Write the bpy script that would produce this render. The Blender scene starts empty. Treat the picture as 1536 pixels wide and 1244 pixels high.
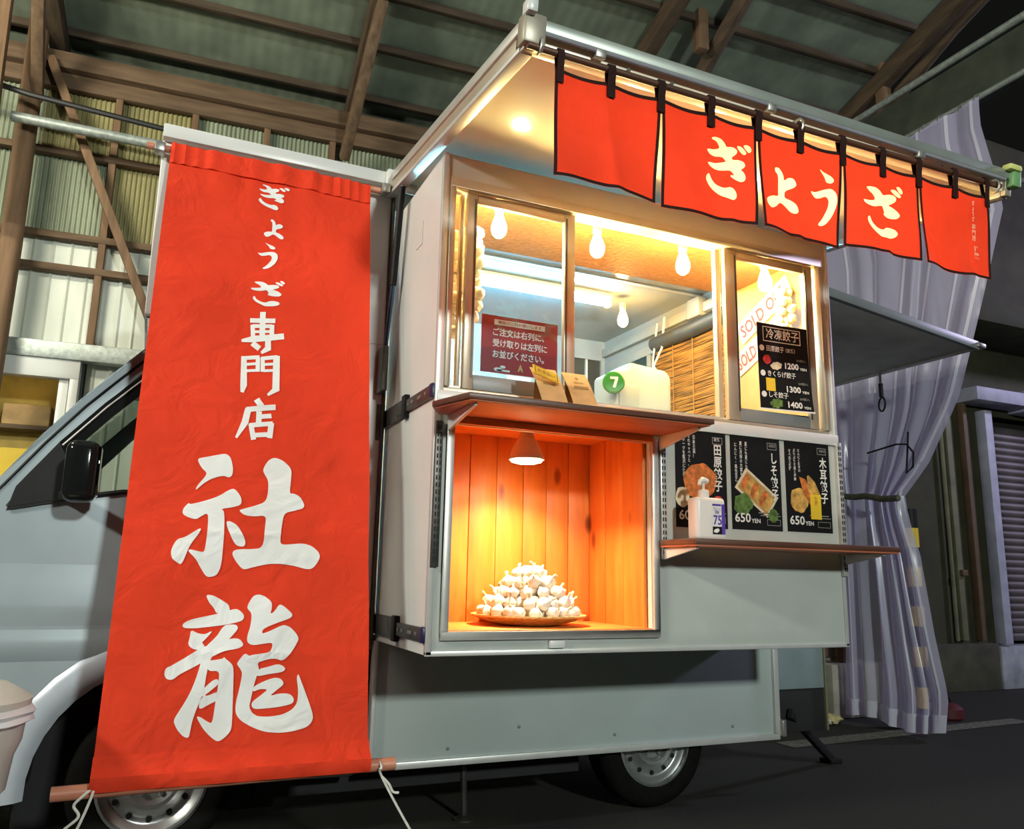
import bpy, bmesh, math, random
from mathutils import Vector, Matrix
random.seed(7)
scene = bpy.context.scene
COL = scene.collection
V = Vector

# ------------------------------------------------------------------ camera
YAW, PIT, ROLL, FPX = math.radians(23.849), math.radians(11.169), math.radians(-1.156), 1214.71
fw = V((math.sin(YAW)*math.cos(PIT), math.cos(YAW)*math.cos(PIT), math.sin(PIT)))
rt = V((math.cos(YAW), -math.sin(YAW), 0))
dn = fw.cross(rt)
rt2 = math.cos(ROLL)*rt + math.sin(ROLL)*dn
dn2 = -math.sin(ROLL)*rt + math.cos(ROLL)*dn
cam_d = bpy.data.cameras.new('camera')
cam = bpy.data.objects.new('camera', cam_d)
COL.objects.link(cam)
cm = Matrix((( rt2.x, -dn2.x, -fw.x, 0.0), (rt2.y, -dn2.y, -fw.y, -2.75), (rt2.z, -dn2.z, -fw.z, 1.08), (0, 0, 0, 1)))
cam.matrix_world = cm
cam_d.sensor_width = 36.0
cam_d.lens = FPX*36.0/1536.0
cam_d.clip_start = 0.05
scene.camera = cam

# ------------------------------------------------------------------ world, big lights, exposure
world = bpy.data.worlds.new('night'); scene.world = world
world.use_nodes = True
bg = world.node_tree.nodes['Background']
bg.inputs[0].default_value = (0.46, 0.50, 0.44, 1)
bg.inputs[1].default_value = 0.012
scene.view_settings.view_transform = 'Standard'
scene.view_settings.look = 'None'
scene.view_settings.exposure = 0.0
scene.view_settings.gamma = 1.0
scene.view_settings.use_curve_mapping = False

def area(name, loc, target, size, power, col, size_y=None):
    d = bpy.data.lights.new(name, 'AREA'); d.energy = power; d.color = col; d.size = size
    if size_y: d.shape = 'RECTANGLE'; d.size_y = size_y
    o = bpy.data.objects.new(name, d); COL.objects.link(o); o.location = loc
    o.rotation_euler = (V(target)-V(loc)).to_track_quat('-Z', 'Y').to_euler()
    return o
# yard floodlight on the building across the yard, behind the camera
area('yard_floodlight', (1.8, -9.5, 4.05), (1.6, 0.6, 1.6), 0.5, 520, (0.91, 1.0, 0.94))
# shed tube lamp hung from the roof, left of the truck cab
area('shed_tube_lamp', (-2.4, 0.9, 4.3), (-0.6, 3.4, 2.6), 1.2, 95, (1.0, 0.95, 0.74), 0.15)

# second shed lamp, in front of and left of the cab
area('shed_side_lamp', (-4.2, -1.8, 3.7), (0.9, 0.4, 1.8), 1.2, 200, (1.0, 0.97, 0.86), 0.3)
# cold street lamp beyond the open side of the shed
area('street_lamp', (12.5, -0.8, 5.5), (6.2, 2.2, 1.6), 0.6, 250, (0.72, 0.66, 1.0))

# ------------------------------------------------------------------ materials
def _nt(name):
    m = bpy.data.materials.new(name); m.use_nodes = True
    nt = m.node_tree
    return m, nt, nt.nodes['Principled BSDF']
def mat(name, col, rough=.5, metal=0., var=.10, scale=6., bump=0., emis=None, es=0., spec=None, stretch=None, col2=None, detail=4):
    m, nt, b = _nt(name)
    tc = nt.nodes.new('ShaderNodeTexCoord'); mp = nt.nodes.new('ShaderNodeMapping')
    nt.links.new(tc.outputs['Object'], mp.inputs[0])
    if stretch: mp.inputs['Scale'].default_value = stretch
    nz = nt.nodes.new('ShaderNodeTexNoise'); nz.inputs['Scale'].default_value = scale; nz.inputs['Detail'].default_value = detail
    nt.links.new(mp.outputs[0], nz.inputs['Vector'])
    cr = nt.nodes.new('ShaderNodeValToRGB')
    c2 = col2 or tuple(min(1, c*(1+var)) for c in col)
    c1 = tuple(c*(1-var) for c in col)
    cr.color_ramp.elements[0].position = .3; cr.color_ramp.elements[1].position = .7
    cr.color_ramp.elements[0].color = (*c1, 1); cr.color_ramp.elements[1].color = (*c2, 1)
    nt.links.new(nz.outputs['Fac'], cr.inputs[0]); nt.links.new(cr.outputs[0], b.inputs['Base Color'])
    b.inputs['Roughness'].default_value = rough; b.inputs['Metallic'].default_value = metal
    if spec is not None: b.inputs['Specular IOR Level'].default_value = spec
    if bump:
        bp = nt.nodes.new('ShaderNodeBump'); bp.inputs['Strength'].default_value = bump; bp.inputs['Distance'].default_value = .01
        nt.links.new(nz.outputs['Fac'], bp.inputs['Height']); nt.links.new(bp.outputs[0], b.inputs['Normal'])
    if emis: b.inputs['Emission Color'].default_value = (*emis, 1); b.inputs['Emission Strength'].default_value = es
    return m
def wood(name, c1, c2, axis='z', rough=.55, scale=5., knots=False, bump=.15):
    st = {'x': (.12, 1, 1), 'y': (1, .12, 1), 'z': (1, 1, .12)}[axis]
    m = mat(name, c1, rough, var=.0, scale=scale*4, bump=bump, stretch=st, col2=c2, detail=6)
    if knots:
        nt = m.node_tree; b = nt.nodes['Principled BSDF']
        tc = nt.nodes.new('ShaderNodeTexCoord'); mp = nt.nodes.new('ShaderNodeMapping')
        mp.inputs['Scale'].default_value = tuple(1.0 if s == 1 else .45 for s in st)
        nt.links.new(tc.outputs['Object'], mp.inputs[0])
        vo = nt.nodes.new('ShaderNodeTexVoronoi'); vo.inputs['Scale'].default_value = 7.0
        nt.links.new(mp.outputs[0], vo.inputs['Vector'])
        cr = nt.nodes.new('ShaderNodeValToRGB')
        cr.color_ramp.elements[0].position = .07; cr.color_ramp.elements[1].position = .16
        cr.color_ramp.elements[0].color = (1, 1, 1, 1); cr.color_ramp.elements[1].color = (0, 0, 0, 1)
        nt.links.new(vo.outputs['Distance'], cr.inputs[0])
        mx = nt.nodes.new('ShaderNodeMix'); mx.data_type = 'RGBA'
        src = b.inputs['Base Color'].links[0].from_socket
        nt.links.new(cr.outputs[0], mx.inputs[0]); nt.links.new(src, mx.inputs[6])
        mx.inputs[7].default_value = (c1[0]*.45, c1[1]*.32, c1[2]*.3, 1)
        nt.links.new(mx.outputs[2], b.inputs['Base Color'])
    return m
def emit(name, col, strength):
    m = bpy.data.materials.new(name); m.use_nodes = True; nt = m.node_tree; nt.nodes.clear()
    e = nt.nodes.new('ShaderNodeEmission'); o = nt.nodes.new('ShaderNodeOutputMaterial')
    e.inputs[0].default_value = (*col, 1); e.inputs[1].default_value = strength
    nt.links.new(e.outputs[0], o.inputs[0]); return m
def glass(name, tint=(1, 1, 1), refl=1.0, rough=.02):
    m = bpy.data.materials.new(name); m.use_nodes = True; nt = m.node_tree; nt.nodes.clear()
    t = nt.nodes.new('ShaderNodeBsdfTransparent'); g = nt.nodes.new('ShaderNodeBsdfGlossy'); f = nt.nodes.new('ShaderNodeNewGeometry')
    dt = nt.nodes.new('ShaderNodeVectorMath'); dt.operation = 'DOT_PRODUCT'
    nt.links.new(f.outputs['Incoming'], dt.inputs[0]); nt.links.new(f.outputs['Normal'], dt.inputs[1])
    def ma(op, a, b):
        n = nt.nodes.new('ShaderNodeMath'); n.operation = op
        for k, s in enumerate((a, b)):
            if s is None: continue
            if isinstance(s, float): n.inputs[k].default_value = s
            else: nt.links.new(s, n.inputs[k])
        return n.outputs[0]
    c = ma('SUBTRACT', 1.0, ma('ABSOLUTE', dt.outputs['Value'], None))
    fr = ma('ADD', ma('MULTIPLY', ma('POWER', c, 5.0), .9*refl), .035*refl)     # same reflectance from both sides of the pane
    mx = nt.nodes.new('ShaderNodeMixShader'); o = nt.nodes.new('ShaderNodeOutputMaterial')
    t.inputs[0].default_value = (*tint, 1); g.inputs['Roughness'].default_value = rough
    nt.links.new(fr, mx.inputs[0])
    nt.links.new(t.outputs[0], mx.inputs[1]); nt.links.new(g.outputs[0], mx.inputs[2]); nt.links.new(mx.outputs[0], o.inputs[0]); return m
def cloth(name, col, trans=.35, rough=.8, scale=60):
    m, nt, b = _nt(name)
    tc = nt.nodes.new('ShaderNodeTexCoord')
    nz = nt.nodes.new('ShaderNodeTexNoise'); nz.inputs['Scale'].default_value = scale
    n2 = nt.nodes.new('ShaderNodeTexNoise'); n2.inputs['Scale'].default_value = 3.0; n2.inputs['Detail'].default_value = 6
    nt.links.new(tc.outputs['Object'], nz.inputs['Vector']); nt.links.new(tc.outputs['Object'], n2.inputs['Vector'])
    cr = nt.nodes.new('ShaderNodeValToRGB')
    cr.color_ramp.elements[0].position = .25; cr.color_ramp.elements[1].position = .75
    cr.color_ramp.elements[0].color = (*[c*.85 for c in col], 1); cr.color_ramp.elements[1].color = (*[min(1, c*1.1) for c in col], 1)
    nt.links.new(n2.outputs['Fac'], cr.inputs[0]); nt.links.new(cr.outputs[0], b.inputs['Base Color'])
    b.inputs['Roughness'].default_value = rough; b.inputs['Specular IOR Level'].default_value = .2
    bp = nt.nodes.new('ShaderNodeBump'); bp.inputs['Strength'].default_value = .15; bp.inputs['Distance'].default_value = .004
    n3 = nt.nodes.new('ShaderNodeTexNoise'); n3.inputs['Scale'].default_value = 7; n3.inputs['Detail'].default_value = 3; n3.inputs['Distortion'].default_value = 1.2
    b3 = nt.nodes.new('ShaderNodeBump'); b3.inputs['Strength'].default_value = .6; b3.inputs['Distance'].default_value = .022
    nt.links.new(tc.outputs['Object'], n3.inputs['Vector']); nt.links.new(n3.outputs['Fac'], b3.inputs['Height'])
    nt.links.new(b3.outputs[0], bp.inputs['Normal'])
    nt.links.new(nz.outputs['Fac'], bp.inputs['Height']); nt.links.new(bp.outputs[0], b.inputs['Normal'])
    if trans:
        t = nt.nodes.new('ShaderNodeBsdfTranslucent'); nt.links.new(cr.outputs[0], t.inputs[0])
        mx = nt.nodes.new('ShaderNodeMixShader'); mx.inputs[0].default_value = trans
        o = nt.nodes['Material Output']
        nt.links.new(b.outputs[0], mx.inputs[1]); nt.links.new(t.outputs[0], mx.inputs[2]); nt.links.new(mx.outputs[0], o.inputs[0])
    return m
def plastic_sheet(name, col, alpha):
    m, nt, b = _nt(name)
    b.inputs['Base Color'].default_value = (*col, 1); b.inputs['Roughness'].default_value = .22
    tc = nt.nodes.new('ShaderNodeTexCoord'); nz = nt.nodes.new('ShaderNodeTexNoise'); nz.inputs['Scale'].default_value = 5
    mp = nt.nodes.new('ShaderNodeMapping'); mp.inputs['Scale'].default_value = (1, 1, .15)
    nt.links.new(tc.outputs['Object'], mp.inputs[0]); nt.links.new(mp.outputs[0], nz.inputs['Vector'])
    bp = nt.nodes.new('ShaderNodeBump'); bp.inputs['Strength'].default_value = .5; bp.inputs['Distance'].default_value = .05
    nt.links.new(nz.outputs['Fac'], bp.inputs['Height']); nt.links.new(bp.outputs[0], b.inputs['Normal'])
    tl = nt.nodes.new('ShaderNodeBsdfTranslucent'); tl.inputs[0].default_value = (*col, 1)
    tr = nt.nodes.new('ShaderNodeBsdfTransparent')
    m1 = nt.nodes.new('ShaderNodeMixShader'); m1.inputs[0].default_value = .25
    m2 = nt.nodes.new('ShaderNodeMixShader'); m2.inputs[0].default_value = alpha
    o = nt.nodes['Material Output']
    nt.links.new(b.outputs[0], m1.inputs[1]); nt.links.new(tl.outputs[0], m1.inputs[2])
    nt.links.new(tr.outputs[0], m2.inputs[1]); nt.links.new(m1.outputs[0], m2.inputs[2]); nt.links.new(m2.outputs[0], o.inputs[0])
    return m

WHITE = mat('white_paint', (.70, .71, .68), .32, var=.04, scale=3)
PANEL = mat('panel_paint', (.50, .53, .49), .35, var=.06, scale=4)
BODY = mat('truck_body_paint', (.44, .50, .48), .30, var=.05, scale=3)
SILVER = mat('cab_silver_paint', (.40, .47, .50), .28, metal=.25, var=.05, scale=5)
SILVER2 = mat('cab_flare_paint', (.55, .60, .66), .3, metal=.2, var=.04)
ALU = mat('aluminium', (.62, .61, .57), .36, metal=.5, var=.08, scale=12)
ALUW = mat('satin_aluminium', (.66, .66, .63), .38, metal=.35, var=.06, scale=10)
BRONZE = mat('anodised_frame', (.50, .43, .33), .36, metal=.4, var=.08)
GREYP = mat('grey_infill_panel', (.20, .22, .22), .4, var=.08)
BLACK = mat('black_plastic', (.012, .012, .012), .55, var=.2, spec=.25)
GLOSSBLACK = mat('gloss_black', (.010, .011, .011), .08, var=.1)
RUBBER = mat('tyre_rubber', (.007, .007, .006), .85, spec=.1, var=.25, scale=30, bump=.2)
STEEL = mat('wheel_steel', (.42, .43, .42), .33, metal=.75, var=.18, scale=8)
DSTEEL = mat('dark_steel', (.10, .095, .085), .42, metal=.7, var=.25, scale=14)
ZINC = mat('zinc', (.45, .44, .40), .4, metal=.8, var=.15, scale=20)
CHASSIS = mat('underbody', (.012, .012, .012), .8, var=.3)
CANOPY = mat('canopy_lining', (.88, .82, .64), .17, var=.06, scale=2.5, bump=.06)
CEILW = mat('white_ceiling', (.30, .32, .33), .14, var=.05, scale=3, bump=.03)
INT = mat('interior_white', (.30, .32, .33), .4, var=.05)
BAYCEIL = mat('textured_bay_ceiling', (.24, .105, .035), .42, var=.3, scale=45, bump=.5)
PLANK = wood('orange_cedar', (.60, .150, .018), (.74, .235, .036), 'z', .5, 6, knots=True)
PLANKX = wood('orange_cedar_flat', (.60, .17, .03), (.74, .26, .05), 'x', .5, 6)
BROWN = wood('dark_brown_board', (.075, .030, .018), (.13, .055, .03), 'x', .4, 6)
REDWOOD = wood('reddish_board', (.42, .11, .05), (.52, .16, .07), 'x', .45, 6)
ROOFX = wood('roof_timber_x', (.045, .030, .018), (.09, .06, .035), 'x', .85, 5, bump=.5)
ROOFY = wood('roof_timber_y', (.06, .040, .024), (.13, .085, .05), 'y', .85, 5, bump=.5)
BEAM = wood('weathered_timber_x', (.085, .050, .026), (.17, .105, .058), 'x', .8, 5, bump=.5)
BEAMY = wood('weathered_timber_y', (.10, .060, .032), (.20, .125, .07), 'y', .8, 5, bump=.5)
BEAMZ = wood('weathered_timber_z', (.12, .068, .034), (.24, .14, .075), 'z', .8, 5, bump=.5)
SHEETG = mat('green_translucent_sheet', (.26, .29, .20), .5, var=.22, scale=9, stretch=(1, 1, .2))
SHEETY = mat('yellowed_translucent_sheet', (.28, .25, .11), .5, var=.22, scale=9, stretch=(1, 1, .2))
SHEETW = mat('white_siding', (.66, .69, .60), .5, var=.12, scale=8, stretch=(1, 1, .2))
ROOFSH = mat('roof_sheet', (.20, .24, .18), .6, var=.22, scale=4)
GALV = mat('galvanised_pipe', (.36, .40, .37), .45, metal=.4, var=.25, scale=30)
CABLE = mat('black_cable', (.012, .012, .012), .5, var=.2)
ASPHALT = mat('asphalt', (.019, .019, .012), .85, var=.4, scale=140, bump=.5)
LINE = mat('worn_paint_line', (.16, .16, .12), .85, var=.5, scale=30)
CONC = mat('concrete', (.36, .34, .27), .85, var=.2, scale=9, bump=.3)
OLIVE = mat('olive_wall', (.040, .040, .016), .8, var=.25, scale=4)
OLIVET = mat('olive_trim', (.16, .16, .09), .7, var=.2)
BROWNT = mat('brown_trim', (.12, .075, .04), .7, var=.2)
POSTW = mat('lilac_white_post', (.45, .46, .56), .6, var=.15)
SHUT = mat('shutter_steel', (.13, .115, .11), .5, metal=.3, var=.3, scale=5)
RED = cloth('red_banner_cloth', (.86, .055, .018), .10)
REDN = cloth('red_noren_cloth', (.62, .045, .018), .30)
NORENB = cloth('dark_brown_tape', (.030, .010, .008), .05)
INKW = cloth('white_print', (.96, .97, .92), .05)
INKC = cloth('cream_print', (.95, .86, .60), .5)
COPPER = wood('salmon_rod', (.55, .20, .12), (.66, .28, .17), 'x', .4, 5)
STRING = mat('white_string', (.78, .76, .68), .8, var=.1, scale=60)
PAPERB = mat('black_print_paper', (.008, .008, .008), .6, var=.15, spec=.15)
PAPERW = mat('white_print_ink', (.82, .80, .74), .6, var=.04)
PAPERG = mat('grey_print_ink', (.30, .29, .27), .6, var=.1)
PAPERY = mat('yellow_print', (.85, .58, .03), .5, var=.08)
KRAFT = mat('kraft_card', (.56, .36, .15), .7, var=.10, scale=20)
KRAFTD = mat('kraft_print', (.30, .17, .06), .7, var=.12)
REDSIGN = mat('red_sign_card', (.33, .020, .018), .35, var=.08)
PINK = mat('pale_red_ink', (.50, .03, .04), .6, var=.1)
GARLIC = mat('garlic_skin', (.86, .79, .66), .45, var=.14, scale=30, bump=.2, stretch=(1, 1, .4))
GARLICS = mat('garlic_stem', (.66, .54, .34), .6, var=.2, scale=40)
BASKET = mat('woven_plate', (.62, .42, .14), .5, var=.3, scale=60, bump=.6)
POLY = mat('polyethylene', (.20, .27, .33), .4, var=.03)
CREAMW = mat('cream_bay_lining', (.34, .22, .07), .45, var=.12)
DIMW = mat('dull_white_trim', (.34, .34, .32), .45, var=.08)
GREENCAP = mat('green_cap', (.004, .10, .025), .35, var=.1)
BAMBOO = mat('reed_blind', (.33, .15, .026), .5, var=.75, scale=14, stretch=(1, .35, 5))
GREYROLL = mat('grey_roll', (.045, .05, .055), .5, var=.35, scale=10, stretch=(1, .2, 1))
PLASTICW = mat('bin_plastic', (.52, .50, .42), .5, var=.12, scale=5)
BAG = mat('bin_liner', (.80, .80, .76), .3, var=.06)
ORANGEF = mat('fried_orange', (.60, .17, .03), .5, var=.5, scale=40)
GOLDF = mat('fried_gold', (.62, .36, .08), .5, var=.5, scale=35)
LEAF = mat('leaf_print', (.10, .19, .03), .6, var=.6, scale=40)
CREAMF = mat('cream_food', (.70, .62, .42), .5, var=.2, scale=30)
REDF = mat('red_food', (.65, .05, .05), .5, var=.4, scale=40)
PURPLE = mat('violet_label', (.10, .05, .38), .4, var=.1)
GLASS = glass('window_glass')
GLASSB = glass('blue_tinted_glass', (.86, .95, 1.0))  # clear pane; its faint blue stands in for the tube lamp's flare
CABGLASS = glass('cab_glass', (.55, .62, .58))
CURTAIN = plastic_sheet('clear_vinyl', (.68, .66, .84), .66)
CURTAINH = plastic_sheet('vinyl_hem', (.85, .84, .92), .9)
BULB = emit('bulb_glow', (1.0, .68, .26), 820)
BULBD = emit('bulb_glow_deep', (1.0, .60, .17), 150)
TUBE = emit('tube_glow', (.30, .78, 1.0), 170)
LENS = emit('heat_lamp_glow', (1.0, .72, .42), 60)
WINGLOW = emit('lit_room', (1.0, .66, .18), .55)

# ------------------------------------------------------------------ mesh helpers
class MB:
    def __init__(self, T=None): self.v = []; self.f = []; self.T = T
    def add(self, vs, fs):
        o = len(self.v)
        self.v += [self.T @ V(p) if self.T else V(p) for p in vs]
        self.f += [tuple(i+o for i in f) for f in fs]; return self
    def box(self, x0, x1, y0, y1, z0, z1):
        return self.add([(x, y, z) for x in (x0, x1) for y in (y0, y1) for z in (z0, z1)],
                        [(0, 1, 3, 2), (4, 6, 7, 5), (0, 4, 5, 1), (2, 3, 7, 6), (0, 2, 6, 4), (1, 5, 7, 3)])
    def tube(self, pts, r, n=10, cap=True):
        pts = [V(p) for p in pts]; rs = r if hasattr(r, '__len__') else [r]*len(pts)
        rings = []; ref = None
        for i, p in enumerate(pts):
            d = (pts[min(i+1, len(pts)-1)]-pts[max(i-1, 0)]).normalized()
            if ref is None: ref = V((0, 0, 1)) if abs(d.z) < .9 else V((1, 0, 0))
            a = d.cross(ref).normalized(); b = a.cross(d).normalized(); ref = b
            rings.append([p+(a*math.cos(2*math.pi*k/n)+b*math.sin(2*math.pi*k/n))*rs[i] for k in range(n)])
        vs = [q for R in rings for q in R]
        fs = [(i*n+k, i*n+(k+1) % n, (i+1)*n+(k+1) % n, (i+1)*n+k) for i in range(len(pts)-1) for k in range(n)]
        if cap: fs += [tuple(range(n-1, -1, -1)), tuple((len(pts)-1)*n+k for k in range(n))]
        return self.add(vs, fs)
    def beam(self, p, q, w, h, up=(0, 0, 1)):
        p = V(p); q = V(q); d = (q-p).normalized(); u = V(up)
        s = d.cross(u).normalized(); t = s.cross(d).normalized()
        vs = [e+s*a*w/2+t*b*h/2 for e in (p, q) for a, b in ((-1, -1), (1, -1), (1, 1), (-1, 1))]
        return self.add(vs, [(3, 2, 1, 0), (4, 5, 6, 7), (0, 1, 5, 4), (1, 2, 6, 5), (2, 3, 7, 6), (3, 0, 4, 7)])
    def lathe(self, prof, c=(0, 0, 0), n=20, ax=None, rf=None, cap=True):
        c = V(c); A = Matrix.Identity(3) if ax is None else V((0, 0, 1)).rotation_difference(V(ax)).to_matrix()
        vs = []; fs = []
        for i, (r, z) in enumerate(prof):
            for k in range(n):
                t = 2*math.pi*k/n; rr = r*(rf(t, i) if rf else 1)
                vs.append(c+A @ V((rr*math.cos(t), rr*math.sin(t), z)))
        for i in range(len(prof)-1):
            for k in range(n): fs.append((i*n+k, i*n+(k+1) % n, (i+1)*n+(k+1) % n, (i+1)*n+k))
        if cap: fs.append(tuple(range(n-1, -1, -1))); fs.append(tuple((len(prof)-1)*n+k for k in range(n)))
        return self.add(vs, fs)
    def prism(self, poly, fn, off):
        off = V(off); n = len(poly); a = [V(fn(*p)) for p in poly]
        return self.add(a+[p+off for p in a], [tuple(range(n)), tuple(range(2*n-1, n-1, -1))]+[(i, i+n, (i+1) % n+n, (i+1) % n) for i in range(n)])
    def grid(self, nu, nv, fn, thick=None):
        vs = [fn(i/nu, j/nv) for j in range(nv+1) for i in range(nu+1)]
        return self.add(vs, [(j*(nu+1)+i, j*(nu+1)+i+1, (j+1)*(nu+1)+i+1, (j+1)*(nu+1)+i) for j in range(nv) for i in range(nu)])
    def cells(self, xs, zs, hole, y0, y1):
        # wall panel in the x-z plane built from cells, hole(xc, zc) -> True where it is open
        nx, nz = len(xs)-1, len(zs)-1
        ok = lambda i, j: 0 <= i < nx and 0 <= j < nz and not hole((xs[i]+xs[i+1])/2, (zs[j]+zs[j+1])/2)
        for i in range(nx):
            for j in range(nz):
                if not ok(i, j): continue
                a, b, c, d = xs[i], xs[i+1], zs[j], zs[j+1]
                self.add([(a, y0, c), (b, y0, c), (b, y0, d), (a, y0, d)], [(0, 1, 2, 3)])
                self.add([(a, y1, c), (b, y1, c), (b, y1, d), (a, y1, d)], [(3, 2, 1, 0)])
                for di, dj, p, q in ((-1, 0, (a, c), (a, d)), (1, 0, (b, d), (b, c)), (0, -1, (b, c), (a, c)), (0, 1, (a, d), (b, d))):
                    if not ok(i+di, j+dj): self.add([(p[0], y0, p[1]), (q[0], y0, q[1]), (q[0], y1, q[1]), (p[0], y1, p[1])], [(0, 1, 2, 3)])
        return self
    def obj(self, name, m, parent=None, smooth=False, bevel=0., seg=2, solid=0., recalc=True):
        me = bpy.data.meshes.new(name)
        base = V((0, 0, 0))
        if parent is None and self.v:
            xs = [p.x for p in self.v]; ys = [p.y for p in self.v]; zs = [p.z for p in self.v]
            base = V(((min(xs)+max(xs))/2, (min(ys)+max(ys))/2, min(zs)))
        me.from_pydata([p-base for p in self.v], [], self.f); me.update()
        bm = bmesh.new(); bm.from_mesh(me)
        bmesh.ops.remove_doubles(bm, verts=bm.verts, dist=1e-5)
        if recalc: bmesh.ops.recalc_face_normals(bm, faces=bm.faces)
        if bevel:
            es = [e for e in bm.edges if len(e.link_faces) == 2 and e.calc_face_angle(0) > .6]
            bmesh.ops.bevel(bm, geom=es, offset=bevel, segments=seg, affect='EDGES', profile=.5, clamp_overlap=True)
        if solid:
            bmesh.ops.solidify(bm, geom=bm.faces[:], thickness=solid)
        bm.to_mesh(me); bm.free()
        if smooth or bevel:
            me.polygons.foreach_set('use_smooth', [True]*len(me.polygons)); me.set_sharp_from_angle(angle=math.radians(35))
        me.materials.append(m)
        o = bpy.data.objects.new(name, me); COL.objects.link(o)
        attach(o, parent, base)
        return o
def attach(o, parent, base=V((0, 0, 0))):
    if parent is None: o.location = base
    else:
        o.parent = parent
        w = V((0, 0, 0)); p = parent
        while p: w += p.location; p = p.parent
        o.location = base-w
def tag(o, label, cat=None, group=None, kind=None):
    o['label'] = label
    if cat: o['category'] = cat
    if group: o['group'] = group
    if kind: o['kind'] = kind
    return o
def thing(name, loc, label=None, cat=None, group=None, kind=None):
    o = bpy.data.objects.new(name, None); COL.objects.link(o); o.location = loc; o.empty_display_size = .1
    if label: tag(o, label, cat, group, kind)
    return o
def struct(o): o['kind'] = 'structure'; return o
def bx(name, a, m, parent=None, bevel=0., **k): return MB().box(*a).obj(name, m, parent, bevel=bevel, **k)
def share(o, name, parent, loc=(0, 0, 0), rot=None):
    c = o.copy(); c.name = name; COL.objects.link(c); c.parent = parent; c.location = loc
    if rot: c.rotation_euler = rot
    return c
def copy_thing(root, loc, rot=(0, 0, 0), scale=1., label=None):
    r = root.copy(); COL.objects.link(r); r.location = loc; r.rotation_euler = rot; r.scale = (scale,)*3
    if label: r['label'] = label
    for ch in list(root.children):
        c = ch.copy(); COL.objects.link(c); c.parent = r
        for g in list(ch.children):
            d = g.copy(); COL.objects.link(d); d.parent = c
    return r
def sheet2d(loops, fn, name, m, parent, maxlen=.05, solid=0., smooth=True):
    # flat outline(s) -> triangulated, subdivided and mapped by fn(a, b); the first loop is the outline, others holes
    bm = bmesh.new(); es = []
    for L in loops:
        vs = [bm.verts.new((a, b, 0)) for a, b in L]
        es += [bm.edges.new((vs[i], vs[(i+1) % len(vs)])) for i in range(len(vs))]
    bmesh.ops.triangle_fill(bm, edges=es, use_beauty=True)
    for _ in range(7):
        lg = [e for e in bm.edges if e.calc_length() > maxlen]
        if not lg: break
        bmesh.ops.subdivide_edges(bm, edges=lg, cuts=1, use_grid_fill=False)
        bmesh.ops.triangulate(bm, faces=[f for f in bm.faces if len(f.verts) > 3])
    for v in bm.verts: v.co = V(fn(v.co.x, v.co.y))
    bmesh.ops.recalc_face_normals(bm, faces=bm.faces)
    if solid: bmesh.ops.solidify(bm, geom=bm.faces[:], thickness=solid)
    me = bpy.data.meshes.new(name); bm.to_mesh(me); bm.free()
    if smooth: me.polygons.foreach_set('use_smooth', [True]*len(me.polygons)); me.set_sharp_from_angle(angle=math.radians(40))
    me.materials.append(m); o = bpy.data.objects.new(name, me); COL.objects.link(o); attach(o, parent); return o
def multi2d(polys, fn, name, m, parent, maxlen=.05):
    bm = bmesh.new()
    for L in polys:
        vs = [bm.verts.new((a, b, 0)) for a, b in L]
        es = [bm.edges.new((vs[i], vs[(i+1) % len(vs)])) for i in range(len(vs))]
        bmesh.ops.triangle_fill(bm, edges=es, use_beauty=True)
    for _ in range(6):
        lg = [e for e in bm.edges if e.calc_length() > maxlen]
        if not lg: break
        bmesh.ops.subdivide_edges(bm, edges=lg, cuts=1)
        bmesh.ops.triangulate(bm, faces=[f for f in bm.faces if len(f.verts) > 3])
    for v in bm.verts: v.co = V(fn(v.co.x, v.co.y))
    me = bpy.data.meshes.new(name); bm.to_mesh(me); bm.free(); me.materials.append(m)
    o = bpy.data.objects.new(name, me); COL.objects.link(o); attach(o, parent); return o
def text(body, box, fn, m, parent, bold=.0, name='lettering', keep=False):
    # the words, fitted into box (a0, a1, b0, b1) and laid on a surface by fn(a, b)
    c = bpy.data.curves.new('t', 'FONT'); c.body = body; c.size = 1; c.align_x = 'CENTER'; c.offset = bold; c.resolution_u = 2; c.space_line = .86
    o = bpy.data.objects.new('t', c); COL.objects.link(o)
    dg = bpy.context.evaluated_depsgraph_get(); me = bpy.data.meshes.new_from_object(o.evaluated_get(dg))
    bpy.data.objects.remove(o); bpy.data.curves.remove(c)
    xs = [v.co.x for v in me.vertices]; ys = [v.co.y for v in me.vertices]
    x0, x1, y0, y1 = min(xs), max(xs), min(ys), max(ys); a0, a1, b0, b1 = box
    sx, sy = (a1-a0)/(x1-x0), (b1-b0)/(y1-y0)
    if keep: s = min(sx, sy); sx = sy = s
    for v in me.vertices: v.co = V(fn(a0+(v.co.x-x0)*sx, b0+(v.co.y-y0)*sy))
    me.name = name; me.materials.clear(); me.materials.append(m)
    r = bpy.data.objects.new(name, me); COL.objects.link(r); attach(r, parent); return r
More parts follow.
